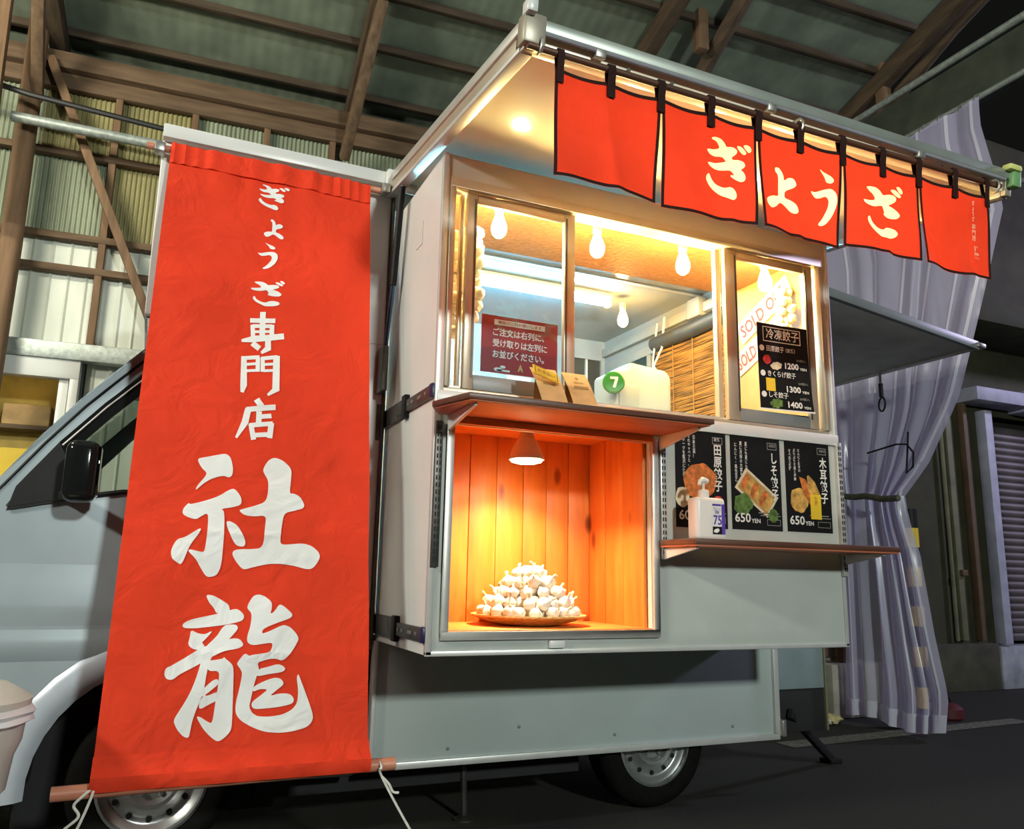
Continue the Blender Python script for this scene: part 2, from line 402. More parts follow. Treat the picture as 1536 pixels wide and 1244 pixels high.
def vtext(chars, box, fn, m, parent, bold=.0, name='lettering'):
    # a column of upright characters, each in its own em square
    a0, a1, b0, b1 = box; n = len(chars); ch = (b1-b0)/n; vs = []; fs = []
    for k, c_ in enumerate(chars):
        c = bpy.data.curves.new('t', 'FONT'); c.body = c_; c.size = 1; c.offset = bold; c.resolution_u = 2
        o = bpy.data.objects.new('t', c); COL.objects.link(o)
        dg = bpy.context.evaluated_depsgraph_get(); me = bpy.data.meshes.new_from_object(o.evaluated_get(dg))
        bpy.data.objects.remove(o); bpy.data.curves.remove(c)
        i0 = len(vs); top = b1-ch*k
        vs += [V(fn(a0+(v.co.x)*(a1-a0), top-ch+(v.co.y+.13)*ch)) for v in me.vertices]
        fs += [tuple(i+i0 for i in p.vertices) for p in me.polygons]
        bpy.data.meshes.remove(me)
    me = bpy.data.meshes.new(name); me.from_pydata(vs, [], fs); me.update(); me.materials.append(m)
    r = bpy.data.objects.new(name, me); COL.objects.link(r); attach(r, parent); return r
def ellipse(cx, cy, rx, ry, n=20, rot=0, wob=0.):
    return [(cx+rx*math.cos(t)*math.cos(rot)*(1+wob*math.sin(5*t+cx*40))-ry*math.sin(t)*math.sin(rot), cy+rx*math.cos(t)*math.sin(rot)+ry*math.sin(t)*math.cos(rot)*(1+wob*math.sin(7*t))) for t in [2*math.pi*k/n for k in range(n)]]
def rect(a0, a1, b0, b1): return [(a0, b0), (a1, b0), (a1, b1), (a0, b1)]
def frame(a0, a1, b0, b1, w): return [rect(a0, a1, b0, b0+w), rect(a0, a1, b1-w, b1), rect(a0, a0+w, b0+w, b1-w), rect(a1-w, a1, b0+w, b1-w)]

GLYPHS = {
 'SHA': [
  [(-0.212,1.343),(-0.182,1.335),(-0.143,1.323),(-0.115,1.316),(-0.098,1.33),(-0.088,1.366),(-0.088,1.394),(-0.098,1.407),(-0.117,1.4),(-0.138,1.406),(-0.162,1.417),(-0.186,1.437),(-0.205,1.46),(-0.208,1.457),(-0.197,1.434),(-0.171,1.396),(-0.194,1.377)],
  [(-0.225,1.508),(-0.222,1.514),(-0.188,1.504),(-0.133,1.481),(-0.086,1.444),(-0.07,1.453),(-0.052,1.48),(-0.052,1.505),(-0.081,1.516),(-0.12,1.525),(-0.109,1.53),(-0.105,1.561),(-0.103,1.622),(-0.104,1.712),(-0.109,1.738),(-0.118,1.757),(-0.139,1.764),(-0.153,1.759),(-0.171,1.732),(-0.187,1.704),(-0.215,1.677),(-0.209,1.671),(-0.168,1.681),(-0.161,1.673),(-0.158,1.61),(-0.159,1.541),(-0.181,1.554),(-0.197,1.568),(-0.225,1.56),(-0.243,1.549),(-0.242,1.53)],
  [(-0.177,1.593),(-0.185,1.618),(-0.21,1.656),(-0.224,1.705),(-0.233,1.725),(-0.25,1.713),(-0.262,1.704),(-0.268,1.681),(-0.262,1.658),(-0.25,1.636),(-0.227,1.631)],
  [(-0.099,1.567),(-0.081,1.568),(-0.059,1.582),(-0.043,1.608),(-0.031,1.631),(-0.03,1.65),(-0.041,1.656),(-0.062,1.651),(-0.078,1.625),(-0.094,1.591)],
  [(0.054,1.317),(0.086,1.327),(0.118,1.356),(0.117,1.396),(0.113,1.454),(0.128,1.451),(0.152,1.463),(0.168,1.491),(0.165,1.506),(0.134,1.517),(0.097,1.527),(0.091,1.575),(0.087,1.639),(0.108,1.642),(0.168,1.635),(0.199,1.645),(0.222,1.664),(0.23,1.683),(0.219,1.707),(0.205,1.725),(0.186,1.73),(0.141,1.717),(0.096,1.71),(0.052,1.711),(0.002,1.724),(-0.029,1.735),(-0.044,1.724),(-0.063,1.7),(-0.072,1.682),(-0.068,1.67),(-0.051,1.664),(-0.008,1.662),(0.031,1.655),(0.033,1.586),(0.036,1.538),(-0.007,1.545),(-0.04,1.542),(-0.06,1.526),(-0.044,1.519),(-0.009,1.507),(0.036,1.487),(0.038,1.41),(0.019,1.382),(0.015,1.366),(0.032,1.331)],
 ],
 'RYU': [
  [(-0.147,1.82),(-0.121,1.824),(-0.089,1.842),(-0.069,1.856),(-0.066,1.885),(-0.108,1.885),(-0.118,1.864),(-0.135,1.846)],
  [(-0.211,1.916),(-0.186,1.902),(-0.146,1.893),(-0.107,1.885),(-0.067,1.872),(-0.043,1.867),(-0.019,1.888),(-0.023,1.909),(-0.077,1.921),(-0.131,1.927),(-0.17,1.931),(-0.208,1.93)],
  [(-0.183,1.935),(-0.162,1.947),(-0.139,1.951),(-0.118,1.939),(-0.121,1.947),(-0.141,1.971),(-0.147,1.976),(-0.136,1.99),(-0.145,2.002),(-0.172,1.998),(-0.189,1.984),(-0.185,1.957)],
  [(-0.077,1.92),(-0.043,1.92),(-0.036,1.934),(-0.055,1.958),(-0.08,1.986),(-0.113,1.995),(-0.139,1.995),(-0.102,1.958),(-0.09,1.934)],
  [(-0.252,2.076),(-0.25,2.056),(-0.235,2.049),(-0.189,2.021),(-0.146,1.992),(-0.101,1.979),(-0.054,1.965),(-0.03,1.967),(-0.015,1.988),(-0.032,1.999),(-0.079,2.006),(-0.124,2.029),(-0.167,2.055),(-0.205,2.074),(-0.227,2.093),(-0.244,2.089)],
  [(-0.144,2.025),(-0.108,2.013),(-0.121,2.043),(-0.127,2.089),(-0.13,2.129),(-0.138,2.154),(-0.151,2.192),(-0.158,2.221),(-0.162,2.255),(-0.165,2.267),(-0.18,2.262),(-0.2,2.241),(-0.212,2.218),(-0.21,2.206),(-0.19,2.172),(-0.171,2.134),(-0.158,2.095),(-0.148,2.055)],
  [(-0.133,2.036),(-0.08,2.031),(-0.076,2.024),(-0.071,2.03),(-0.053,2.044),(-0.043,2.058),(-0.04,2.131),(-0.036,2.242),(-0.043,2.258),(-0.062,2.276),(-0.076,2.282),(-0.094,2.271),(-0.122,2.244),(-0.147,2.205),(-0.137,2.204),(-0.104,2.226),(-0.096,2.222),(-0.092,2.162),(-0.087,2.104),(-0.087,2.067),(-0.121,2.069)],
  [(-0.133,2.122),(-0.103,2.095),(-0.09,2.093),(-0.084,2.107),(-0.11,2.129),(-0.135,2.148),(-0.139,2.138)],
  [(-0.142,2.161),(-0.126,2.138),(-0.122,2.145),(-0.084,2.13),(-0.081,2.156),(-0.108,2.168),(-0.14,2.186)],
  [(0.025,1.818),(0.046,1.825),(0.069,1.844),(0.07,1.866),(0.065,1.886),(0.079,1.877),(0.094,1.851),(0.109,1.857),(0.135,1.88),(0.141,1.89),(0.132,1.9),(0.096,1.913),(0.061,1.927),(0.042,1.938),(0.04,1.952),(0.062,1.945),(0.097,1.927),(0.115,1.922),(0.137,1.931),(0.166,1.965),(0.156,1.988),(0.136,2.02),(0.112,2.042),(0.09,2.033),(0.066,2.034),(0.039,2.043),(0.011,2.045),(0,2.023),(0.024,2.019),(0.058,2.015),(0.073,2.008),(0.078,1.981),(0.05,1.984),(0.012,1.99),(-0.006,1.98),(-0.007,1.959),(0.002,1.927),(0.005,1.884),(-0.012,1.867),(-0.009,1.852),(0.007,1.823)],
  [(-0.011,2.014),(0.002,2.023),(0.021,2.025),(0.039,2.04),(0.031,2.049),(0.038,2.066),(0.029,2.093),(0.022,2.127),(0.017,2.16),(0.013,2.18),(0.023,2.2),(0.04,2.212),(0.074,2.215),(0.115,2.212),(0.149,2.198),(0.166,2.176),(0.168,2.138),(0.161,2.097),(0.166,2.082),(0.175,2.104),(0.198,2.16),(0.22,2.218),(0.216,2.238),(0.199,2.254),(0.158,2.264),(0.11,2.267),(0.062,2.26),(0.021,2.242),(-0.013,2.221),(-0.029,2.198),(-0.029,2.165),(-0.021,2.125),(-0.015,2.079),(-0.021,2.065),(-0.035,2.048),(-0.027,2.034)],
  [(0.033,2.066),(0.067,2.059),(0.098,2.05),(0.117,2.058),(0.124,2.069),(0.11,2.078),(0.075,2.081),(0.027,2.09)],
  [(0.022,2.12),(0.055,2.104),(0.089,2.093),(0.11,2.098),(0.122,2.115),(0.098,2.133),(0.075,2.152),(0.105,2.144),(0.14,2.146),(0.155,2.162),(0.152,2.178),(0.114,2.186),(0.073,2.189),(0.032,2.19),(0.02,2.181),(0.021,2.167),(0.047,2.148),(0.07,2.13),(0.043,2.128),(0.021,2.137)],
 ],
 'SEN': [
  [(-0.063,0.769),(0.031,0.759),(0.031,0.739),(-0.064,0.749)],
  [(-0.028,0.717),(-0.025,0.84),(-0.004,0.838),(-0.007,0.714)],
  [(-0.061,0.778),(-0.056,0.837),(-0.04,0.834),(-0.045,0.775)],
  [(0.011,0.769),(0.012,0.826),(0.029,0.824),(0.028,0.767)],
  [(-0.053,0.79),(0.02,0.782),(0.02,0.766),(-0.053,0.774)],
  [(-0.049,0.813),(0.019,0.803),(0.019,0.791),(-0.05,0.801)],
  [(-0.048,0.838),(0.02,0.829),(0.02,0.814),(-0.049,0.823)],
  [(-0.089,0.858),(-0.048,0.853),(0.068,0.825),(0.065,0.8),(-0.051,0.826),(-0.091,0.846)],
  [(-0.003,0.831),(-0.002,0.868),(-0.018,0.891),(-0.012,0.9),(0.021,0.878),(0.018,0.827)],
  [(-0.056,0.867),(-0.028,0.888),(-0.016,0.867),(-0.044,0.846)],
 ],
 'MON': [
  [(-0.087,0.919),(-0.084,1.044),(-0.082,1.072),(-0.07,1.074),(-0.06,1.043),(-0.067,0.917)],
  [(-0.08,0.936),(-0.02,0.923),(-0.021,0.906),(-0.081,0.919)],
  [(-0.034,0.916),(-0.032,0.98),(-0.017,0.978),(-0.018,0.914)],
  [(-0.071,0.96),(-0.028,0.95),(-0.029,0.938),(-0.072,0.948)],
  [(-0.069,0.987),(-0.024,0.979),(-0.025,0.967),(-0.07,0.975)],
  [(-0.013,0.928),(0.047,0.914),(0.045,0.897),(-0.015,0.912)],
  [(-0.016,0.917),(-0.014,0.978),(0.002,0.976),(-0.001,0.914)],
  [(-0.004,0.951),(0.035,0.943),(0.034,0.931),(-0.005,0.939)],
  [(-0.003,0.978),(0.036,0.971),(0.035,0.959),(-0.004,0.966)],
  [(0.031,0.902),(0.032,1.045),(0.014,1.069),(0.019,1.077),(0.059,1.049),(0.055,0.899)],
 ],
 'TEN': [
  [(-0.032,1.104),(-0.012,1.133),(0.006,1.117),(-0.014,1.088)],
  [(-0.056,1.152),(0.049,1.13),(0.047,1.109),(-0.059,1.132)],
  [(-0.061,1.136),(-0.07,1.188),(-0.089,1.252),(-0.082,1.256),(-0.047,1.196),(-0.039,1.139)],
  [(-0.021,1.144),(-0.02,1.2),(0,1.199),(-0.001,1.143)],
  [(-0.007,1.174),(0.036,1.165),(0.033,1.147),(-0.01,1.156)],
  [(-0.041,1.212),(0.042,1.195),(0.04,1.177),(-0.044,1.194)],
  [(-0.046,1.199),(-0.033,1.259),(-0.015,1.254),(-0.029,1.194)],
  [(0.025,1.184),(0.022,1.244),(0.042,1.245),(0.046,1.184)],
  [(-0.028,1.249),(0.034,1.239),(0.032,1.221),(-0.03,1.231)],
 ],
 'GI': [
  [(1.536,2.474),(1.551,2.477),(1.571,2.472),(1.583,2.461),(1.589,2.45),(1.609,2.456),(1.624,2.454),(1.633,2.447),(1.628,2.434),(1.61,2.421),(1.612,2.411),(1.634,2.416),(1.656,2.414),(1.663,2.402),(1.655,2.391),(1.643,2.384),(1.656,2.376),(1.663,2.36),(1.657,2.346),(1.644,2.341),(1.626,2.346),(1.605,2.354),(1.607,2.359),(1.623,2.36),(1.606,2.375),(1.58,2.368),(1.554,2.369),(1.533,2.377),(1.523,2.388),(1.529,2.39),(1.55,2.389),(1.583,2.397),(1.587,2.401),(1.573,2.414),(1.547,2.411),(1.528,2.417),(1.517,2.43),(1.524,2.433),(1.539,2.433),(1.565,2.44),(1.553,2.463),(1.534,2.468)],
  [(1.527,2.354),(1.532,2.349),(1.54,2.334),(1.556,2.321),(1.586,2.311),(1.604,2.318),(1.621,2.315),(1.632,2.298),(1.63,2.285),(1.619,2.276),(1.602,2.279),(1.568,2.29),(1.535,2.308),(1.518,2.33),(1.519,2.342)],
  [(1.631,2.465),(1.649,2.466),(1.664,2.455),(1.67,2.446),(1.659,2.438),(1.648,2.443),(1.635,2.455)],
  [(1.657,2.473),(1.674,2.478),(1.687,2.474),(1.692,2.463),(1.684,2.452),(1.675,2.453),(1.665,2.462)],
 ],
 'YO': [
  [(1.791,2.429),(1.808,2.431),(1.826,2.411),(1.83,2.388),(1.845,2.403),(1.87,2.405),(1.886,2.388),(1.867,2.37),(1.833,2.356),(1.831,2.331),(1.855,2.328),(1.884,2.314),(1.894,2.296),(1.882,2.284),(1.862,2.285),(1.834,2.304),(1.811,2.311),(1.791,2.29),(1.766,2.277),(1.75,2.289),(1.746,2.304),(1.754,2.314),(1.778,2.326),(1.805,2.329),(1.804,2.357),(1.805,2.382),(1.804,2.406),(1.791,2.415)],
 ],
 'UU': [
  [(2.015,2.474),(2.034,2.464),(2.07,2.455),(2.082,2.441),(2.068,2.429),(2.047,2.431),(2.043,2.445)],
  [(1.978,2.386),(1.998,2.384),(2.04,2.404),(2.072,2.413),(2.094,2.397),(2.097,2.364),(2.08,2.319),(2.052,2.284),(2.025,2.268),(2.008,2.271),(2.032,2.296),(2.058,2.339),(2.063,2.369),(2.049,2.383),(2.022,2.369),(2.001,2.364),(1.987,2.374)],
 ],
 'ZA': [
  [(2.201,2.451),(2.226,2.458),(2.252,2.457),(2.272,2.448),(2.283,2.436),(2.312,2.445),(2.336,2.447),(2.349,2.438),(2.346,2.426),(2.33,2.414),(2.308,2.404),(2.331,2.399),(2.355,2.387),(2.366,2.375),(2.352,2.361),(2.33,2.357),(2.303,2.357),(2.28,2.364),(2.289,2.371),(2.284,2.384),(2.277,2.396),(2.24,2.385),(2.21,2.385),(2.19,2.39),(2.183,2.4),(2.2,2.401),(2.23,2.405),(2.245,2.413),(2.235,2.43),(2.215,2.44)],
  [(2.21,2.345),(2.215,2.334),(2.222,2.322),(2.245,2.308),(2.274,2.302),(2.293,2.317),(2.318,2.322),(2.345,2.319),(2.357,2.307),(2.348,2.294),(2.323,2.283),(2.274,2.275),(2.251,2.286),(2.22,2.301),(2.202,2.32),(2.2,2.336)],
  [(2.321,2.465),(2.341,2.47),(2.362,2.46),(2.373,2.448),(2.363,2.441),(2.345,2.447),(2.328,2.458)],
  [(2.349,2.481),(2.364,2.485),(2.379,2.474),(2.381,2.462),(2.371,2.457),(2.359,2.467)],
 ],
}
SMALL = {'GI': (-0.061, 0.097, 0.062, 0.219), 'YO': (-0.032, 0.269, 0.048, 0.36), 'UU': (-0.051, 0.39, 0.028, 0.518), 'ZA': (-0.069, 0.564, 0.06, 0.689)}

def chaikin(L, k):
    o = []
    for i in range(len(L)):
        (x0, y0), (x1, y1) = L[i], L[(i+1) % len(L)]
        o += [(x0+(x1-x0)*k, y0+(y1-y0)*k), (x1-(x1-x0)*k, y1-(y1-y0)*k)]
    return o
for key in ('SHA', 'RYU', 'GI', 'YO', 'UU', 'ZA'): GLYPHS[key] = [chaikin(chaikin(L, .22), .25) for L in GLYPHS[key]]
GLYPHS['UU'] = [[(a_-.024, b_) for a_, b_ in L] for L in GLYPHS['UU']]

# ================================================================== SETTING
ground = struct(MB().grid(8, 8, lambda u, v: (-22+44*u, -22+44*v, 0)).obj('floor', ASPHALT)); tag(ground, 'dark asphalt yard floor under the truck')
bx('painted_line', (0, 1, 0, 1, 0, .001), LINE, ground).data.transform(Matrix.Identity(4))
pl = [o for o in bpy.data.objects if o.name == 'painted_line'][0]
pl.data.clear_geometry(); pl.data.from_pydata([(4.0, 1.62, .004), (6.6, 1.78, .004), (6.6, 1.95, .004), (4.0, 1.80, .004)], [], [(0, 1, 2, 3)]); pl.data.update()

TH = math.radians(-3.5)
SH = Matrix.Rotation(TH, 4, 'Z')                    # the shed stands a few degrees off the truck
WY = 3.4
# ---- back wall of the shed: timber frame with corrugated sheets behind it
wall = struct(thing('wall_back', (0, 3.3, 0))); tag(wall, 'timber framed back wall with corrugated sheets, behind the truck')
def corr(x0, x1, z0, z1, pitch, amp, m, flat=False, y=WY+.10):
    n = max(6, int((x1-x0)/pitch*(6 if not flat else 8)))
    def fn(u, v):
        x = x0+(x1-x0)*u
        if flat: k = (x/pitch) % 1; a = amp if k < .14 else 0
        else: a = amp*math.sin(2*math.pi*x/pitch)
        return (x, y-a, z0+(z1-z0)*v)
    return MB(SH).grid(n, 1, fn).obj('corrugated_sheet' if not flat else 'siding_sheet', m, wall, smooth=not flat)
xs = [-3.3, -2.5, -1.75, -1.2, -.72, -.18, .35, .86, 1.5, 2.3, 3.1, 3.9, 4.7, 5.3]
for i in range(len(xs)-1):
    corr(xs[i], xs[i+1], 4.0, 4.62, .033, .007, SHEETY if i in (3, 4) else SHEETG)
    corr(xs[i], xs[i+1], 3.36, 4.02, .033, .007, SHEETY if i in (4, 8) else SHEETG, y=WY+.105)
    corr(xs[i], xs[i+1], 2.5, 3.38, .115, .012, SHEETW, True, y=WY+.11)
    if i > 3: corr(xs[i], xs[i+1], .45, 2.52, .115, .012, SHEETW, True, y=WY+.115)
corr(-3.3, -1.75, .45, 2.52, .115, .012, SHEETW, True, y=WY+.115)
corr(-1.75, -.72, .45, 1.5, .115, .012, SHEETW, True, y=WY+.115)
MB(SH).box(-3.3, 5.3, WY-.05, WY+.16, 4.62, 4.75).obj('wall_plate', BEAM, wall, bevel=.008)
MB(SH).box(-3.3, 5.3, WY+.02, WY+.09, 4.50, 4.62).obj('wall_plate', BEAM, wall, bevel=.006)
for z, h in ((3.98, .05), (3.35, .05), (3.11, .05)):
    MB(SH).box(-3.3, 5.3, WY+.02, WY+.09, z, z+h).obj('girt', BEAM, wall, bevel=.005)
MB(SH).box(-3.3, 5.3, WY-.02, WY+.09, 2.47, 2.59).obj('girt', GALV, wall, bevel=.005)['label'] = 'grey painted rail above the window'
for x in (-2.0, -.71, -.18, .35, .86, 1.5, 2.3, 3.1, 3.9, 4.7):
    MB(SH).box(x-.024, x+.024, WY+.025, WY+.095, 2.6, 4.5).obj('stud', BEAMZ, wall, bevel=.004)
MB(SH).tube([(-1.245, WY-.12, 0), (-1.25, WY-.12, 1.5), (-1.235, WY-.12, 3.2), (-1.26, WY-.12, 5.2)], [.075, .073, .07, .068], 12).obj('log_post', BEAMZ, wall, smooth=True)
MB(SH).beam((-1.17, WY-.06, 4.66), (-.30, WY-.06, 2.72), .06, .10, (0, 1, 0)).obj('brace', BEAMZ, wall, bevel=.006)
MB(SH).beam((-1.36, WY-.45, 3.35), (-1.40, WY-.45, 5.3), .07, .07, (0, 1, 0)).obj('hanging_post', BEAMZ, wall, bevel=.006)
MB(SH).box(-3.3, 5.3, WY-.05, WY+.2, 0, .45).obj('plinth', CONC, wall, bevel=.01)
# ---- lit window in the back wall
win = struct(thing('window_1', (-1.2, 3.5, 1.5))); tag(win, 'white framed lit window in the shed wall beside the truck cab')
def wbox(name, x0, x1, y0, y1, z0, z1, m, p, bevel=.004): return MB(SH).box(x0, x1, y0, y1, z0, z1).obj(name, m, p, bevel=bevel)
for x0, x1, z0, z1 in ((-1.75, -.745, 2.34, 2.47), (-1.75, -.745, 1.5, 1.58), (-.80, -.745, 1.58, 2.34), (-1.75, -1.69, 1.58, 2.34)):
    wbox('window_frame', x0, x1, WY, WY+.1, z0, z1, WHITE, win)
wbox('sash_stile', -.87, -.81, WY+.04, WY+.08, 1.58, 2.34, WHITE, win)
wbox('glass_pane', -1.69, -.80, WY+.058, WY+.062, 1.58, 2.34, GLASS, win, 0)
wbox('room_back', -1.75, -.745, WY+.55, WY+.57, 1.5, 2.47, mat('yellow_room', (.62, .44, .10), .7, var=.35, scale=4), win, 0)
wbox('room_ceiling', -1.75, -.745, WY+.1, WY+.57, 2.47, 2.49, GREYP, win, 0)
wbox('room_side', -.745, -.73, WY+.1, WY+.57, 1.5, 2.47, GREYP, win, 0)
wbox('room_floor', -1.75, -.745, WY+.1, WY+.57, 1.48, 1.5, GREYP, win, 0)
wbox('shelf', -1.7, -.80, WY+.35, WY+.54, 2.02, 2.05, BROWNT, win, .002)
wbox('storage_box', -1.25, -.95, WY+.36, WY+.52, 2.05, 2.2, KRAFT, win, .01)
wbox('storage_box', -1.55, -1.32, WY+.36, WY+.52, 2.05, 2.25, BLACK, win, .03)
wbox('notice_sheet', -1.3, -1.0, WY+.50, WY+.51, 1.6, 1.9, PAPERY, win, 0)
wbox('lamp_strip', -1.5, -1.0, WY+.2, WY+.23, 2.44, 2.46, emit('room_lamp', (1, .78, .4), 6), win, 0)

# ---- roof: sheets, purlins, rafters, braces
T27 = .27
def rz(y): return 4.95+T27*(WY-y)
ceil = struct(thing('ceiling', (1.5, 0, 5.2))); tag(ceil, 'dark green sheet roof on rough timber rafters over the truck')
for i in range(9):
    x0 = -3.3+i*.955
    MB(SH).grid(80, 1, lambda u, v: (x0+.96*u, -4+7.75*v, rz(-4+7.75*v)+.05+.0025*math.sin(2*math.pi*(x0+.96*u)/.096)*.4)).obj('roof_sheet', ROOFSH, ceil, smooth=True)
for y in (3.43, 2.93, 2.48, 1.995, 1.57, 1.1, .63, .16, -.31, -.78, -1.25, -1.72, -2.2):
    MB(SH).beam((-3.3, y, rz(y)+.01), (5.3, y, rz(y)+.01), .045, .06).obj('purlin', ROOFX, ceil, bevel=.005)
for x in (-1.15, 1.0, 3.1, 5.2):
    MB(SH).beam((x, 3.55, rz(3.55)-.10), (x, -3.5, rz(-3.5)-.10), .11, .15).obj('rafter', ROOFY, ceil, bevel=.012)
    MB(SH).beam((x-.06, WY-.1, 4.30), (x+.02, 2.35, rz(2.35)-.16), .075, .09).obj('knee_brace', BEAMY, ceil, bevel=.008)
for x in (3.55, 5.35):
    MB(SH).tube([(x+.03, 2.7, 4.86), (x, 1.4, 5.38), (x-.02, .6, 5.6)], [.065, .06, .055], 10).obj('log_tie', ROOFY, ceil, smooth=True)
    MB(SH).beam((x-.14, 1.98, 5.05), (x-.14, 1.98, 5.42), .09, .09, (0, 1, 0)).obj('king_strut', BEAMZ, ceil, bevel=.008)
# ---- gable girder on the open side of the shed
gab = struct(thing('trim_1', (5.25, 0, 4.5))); tag(gab, 'timber girder with steel pipe along the open side of the shed')
MB().box(5.22, 5.30, -4, 3.2, 4.55, 4.92).obj('girder_board', mat('girder_green', (.055, .066, .045), .7, var=.3), gab, bevel=.01)
MB().tube([(5.18, -4, 4.94), (5.18, 3.2, 4.94)], .028, 10).obj('steel_pipe', GALV, gab, smooth=True)
MB().tube([(5.20, -4, 4.545), (5.20, 3.2, 4.545)], .022, 10).obj('curtain_rail', GALV, gab, smooth=True)
MB().box(5.24, 5.32, -4, 3.2, 4.62, 4.72).obj('ledger', BEAMY, gab, bevel=.006)
MB().box(5.32, 5.46, 2.45, 2.60, .42, 4.6).obj('corner_post', BEAMZ, gab, bevel=.01)
MB().box(5.10, 5.75, 2.36, 2.85, 0, .42).obj('footing', CONC, gab, bevel=.02)
MB().box(4.6, 5.4, 2.5, 2.6, .46, .62).obj('sill_beam', BROWNT, gab, bevel=.01)

# ---- neighbouring building with a roller shutter
nb = struct(thing('wall_right', (9, 3.3, 0))); tag(nb, 'dark olive neighbouring building with roller shutter and pale gutter')
MB().box(6.2, 8.40, 3.3, 3.5, .47, 6.5).obj('wall_panel', OLIVE, nb)
MB().box(8.40, 14, 3.3, 3.5, 2.95, 6.5).obj('wall_panel', OLIVE, nb)
MB().box(6.2, 8.3, 3.22, 3.5, 0, .47).obj('plinth', mat('dark_plinth', (.055, .055, .03), .8, var=.3), nb, bevel=.01)
MB().box(8.3, 9.3, 3.20, 3.5, 0, .44).obj('plinth', mat('pale_plinth', (.34, .36, .40), .8, var=.3, scale=5), nb, bevel=.02)
MB().tube([(7.72, 3.25, .5), (7.72, 3.25, 3.05)], .022, 8).obj('drain_pipe', OLIVET, nb, smooth=True)
MB().box(7.80, 7.88, 3.24, 3.30, .5, 3.05).obj('door_jamb', OLIVET, nb, bevel=.004)
MB().box(8.06, 8.12, 3.22, 3.30, .5, 3.05).obj('door_jamb', BROWNT, nb, bevel=.004)
MB().box(7.82, 7.90, 3.20, 3.26, 1.16, 1.22).obj('pipe_clip', BROWNT, nb, bevel=.004)
MB().box(8.36, 8.48, 3.18, 3.30, .46, 2.98).obj('corner_post', POSTW, nb, bevel=.006)
gut = MB().box(8.05, 8.92, 3.02, 3.3, 3.04, 3.19).obj('gutter', POSTW, nb, bevel=.01)
MB().box(8.92, 14, 2.98, 3.3, 3.0, 3.24).obj('gutter', POSTW, nb, bevel=.01)
MB().box(7.4, 14, 2.6, 3.4, 3.75, 3.95).obj('eave', OLIVE, nb, bevel=.01)
sl0 = MB().prism([(0, 0), (-.018, .02), (-.022, .045), (-.012, .07), (0, .078)], lambda a, b: (8.48, 3.34+a, b), (5.5, 0, 0)).obj('shutter_slat', SHUT, nb, smooth=True)
loc0 = sl0.location.copy()
for k in range(30):
    if k == 0: sl0.location = loc0+V((0, 0, .48)); continue
    share(sl0, 'shutter_slat', nb, loc0+V((0, 0, .48+k*.079)))

# ---- pipe and cable along the shed wall
tag(MB(SH).tube([(-1.3, WY-.28, 4.05), (.4, WY-.28, 4.02), (2.4, WY-.28, 4.0)], .036, 12).obj('conduit_pipe', GALV, smooth=True), 'grey galvanised pipe running along the shed wall behind the banner', 'pipe')
tag(MB(SH).tube([(-2.2, WY-.34, 4.36), (-1.2, WY-.34, 4.20), (-.3, WY-.34, 4.13), (.8, WY-.34, 4.09), (2.2, WY-.34, 4.13)], .020, 8).obj('power_cable', CABLE, smooth=True), 'black power cable sagging above the grey wall pipe', 'cable')

# ================================================================== FOOD TRUCK
truck = thing('food_truck', (1.4, 1.45, 0), 'pale grey kitchen truck with slide-out serving bay and raised side canopy', 'truck')
# ---- box body
shell = MB()
shell.box(-.095, .88, .665, .70, 2.07, 2.84)                         # over-cab side
shell.box(.62, .88, .665, .70, .80, 2.07)                            # front column
shell.box(-.095, -.06, .70, 2.28, 2.07, 2.84).box(-.095, .88, .70, 2.28, 2.07, 2.10)
shell.box(-.095, 3.06, .665, 2.28, 2.84, 2.87)                       # roof
shell.box(2.87, 3.06, .665, .70, .80, 2.84).box(.88, 2.87, .665, .70, 2.72, 2.84)
shell.box(.62, .88, .70, .73, .8, 2.07)
body = shell.obj('box_body', WHITE, truck, bevel=.004)
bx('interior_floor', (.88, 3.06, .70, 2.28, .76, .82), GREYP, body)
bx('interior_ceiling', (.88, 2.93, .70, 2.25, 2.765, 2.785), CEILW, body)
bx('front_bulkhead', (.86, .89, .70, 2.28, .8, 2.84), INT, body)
fwm = MB().cells([.88, 2.66, 2.90, 3.06], [.8, 1.5, 2.62, 2.84], lambda x, z: 2.66 < x < 2.90 and 1.5 < z < 2.62, 2.22, 2.28).obj('far_wall', INT, body)
bx('far_window_pane', (2.66, 2.90, 2.24, 2.25, 1.5, 2.62), mat('dim_pane', (.05, .045, .035), .15), body)
bx('far_window_bar', (2.775, 2.79, 2.225, 2.24, 1.5, 2.62), ALUW, body)
bx('ceiling_seam', (1.1, 2.93, 1.06, 1.09, 2.757, 2.767), ALUW, body)
# rear wall (x = 2.92) with a window toward the back
yz = lambda o: o
rw = MB()
rw.T = Matrix(((0, 1, 0, 0), (1, 0, 0, 0), (0, 0, 1, 0), (0, 0, 0, 1)))
rw.cells([.70, .80, 2.10, 2.28], [.8, 1.75, 2.52, 2.84], lambda y, z: .8 < y < 2.10 and 1.75 < z < 2.52, 2.93, 3.06)
rw.obj('rear_wall', INT, body)
bx('rear_window_pane', (3.0, 3.005, .8, 2.10, 1.75, 2.52), mat('rear_pane', (.10, .20, .22), .08), body)
for y0, y1, z0, z1 in ((.78, 2.12, 2.52, 2.58), (.78, 2.12, 1.70, 1.75), (2.08, 2.13, 1.75, 2.52), (1.60, 1.64, 1.75, 2.52)):
    bx('rear_window_frame', (2.905, 2.935, y0, y1, z0, z1), DIMW, body, .004)
bx('cable_trunking', (2.895, 2.93, .72, 2.2, 2.64, 2.70), DIMW, body, .004)
bx('electric_box', (2.87, 2.93, 1.02, 1.14, 2.62, 2.74), DIMW, body, .008)
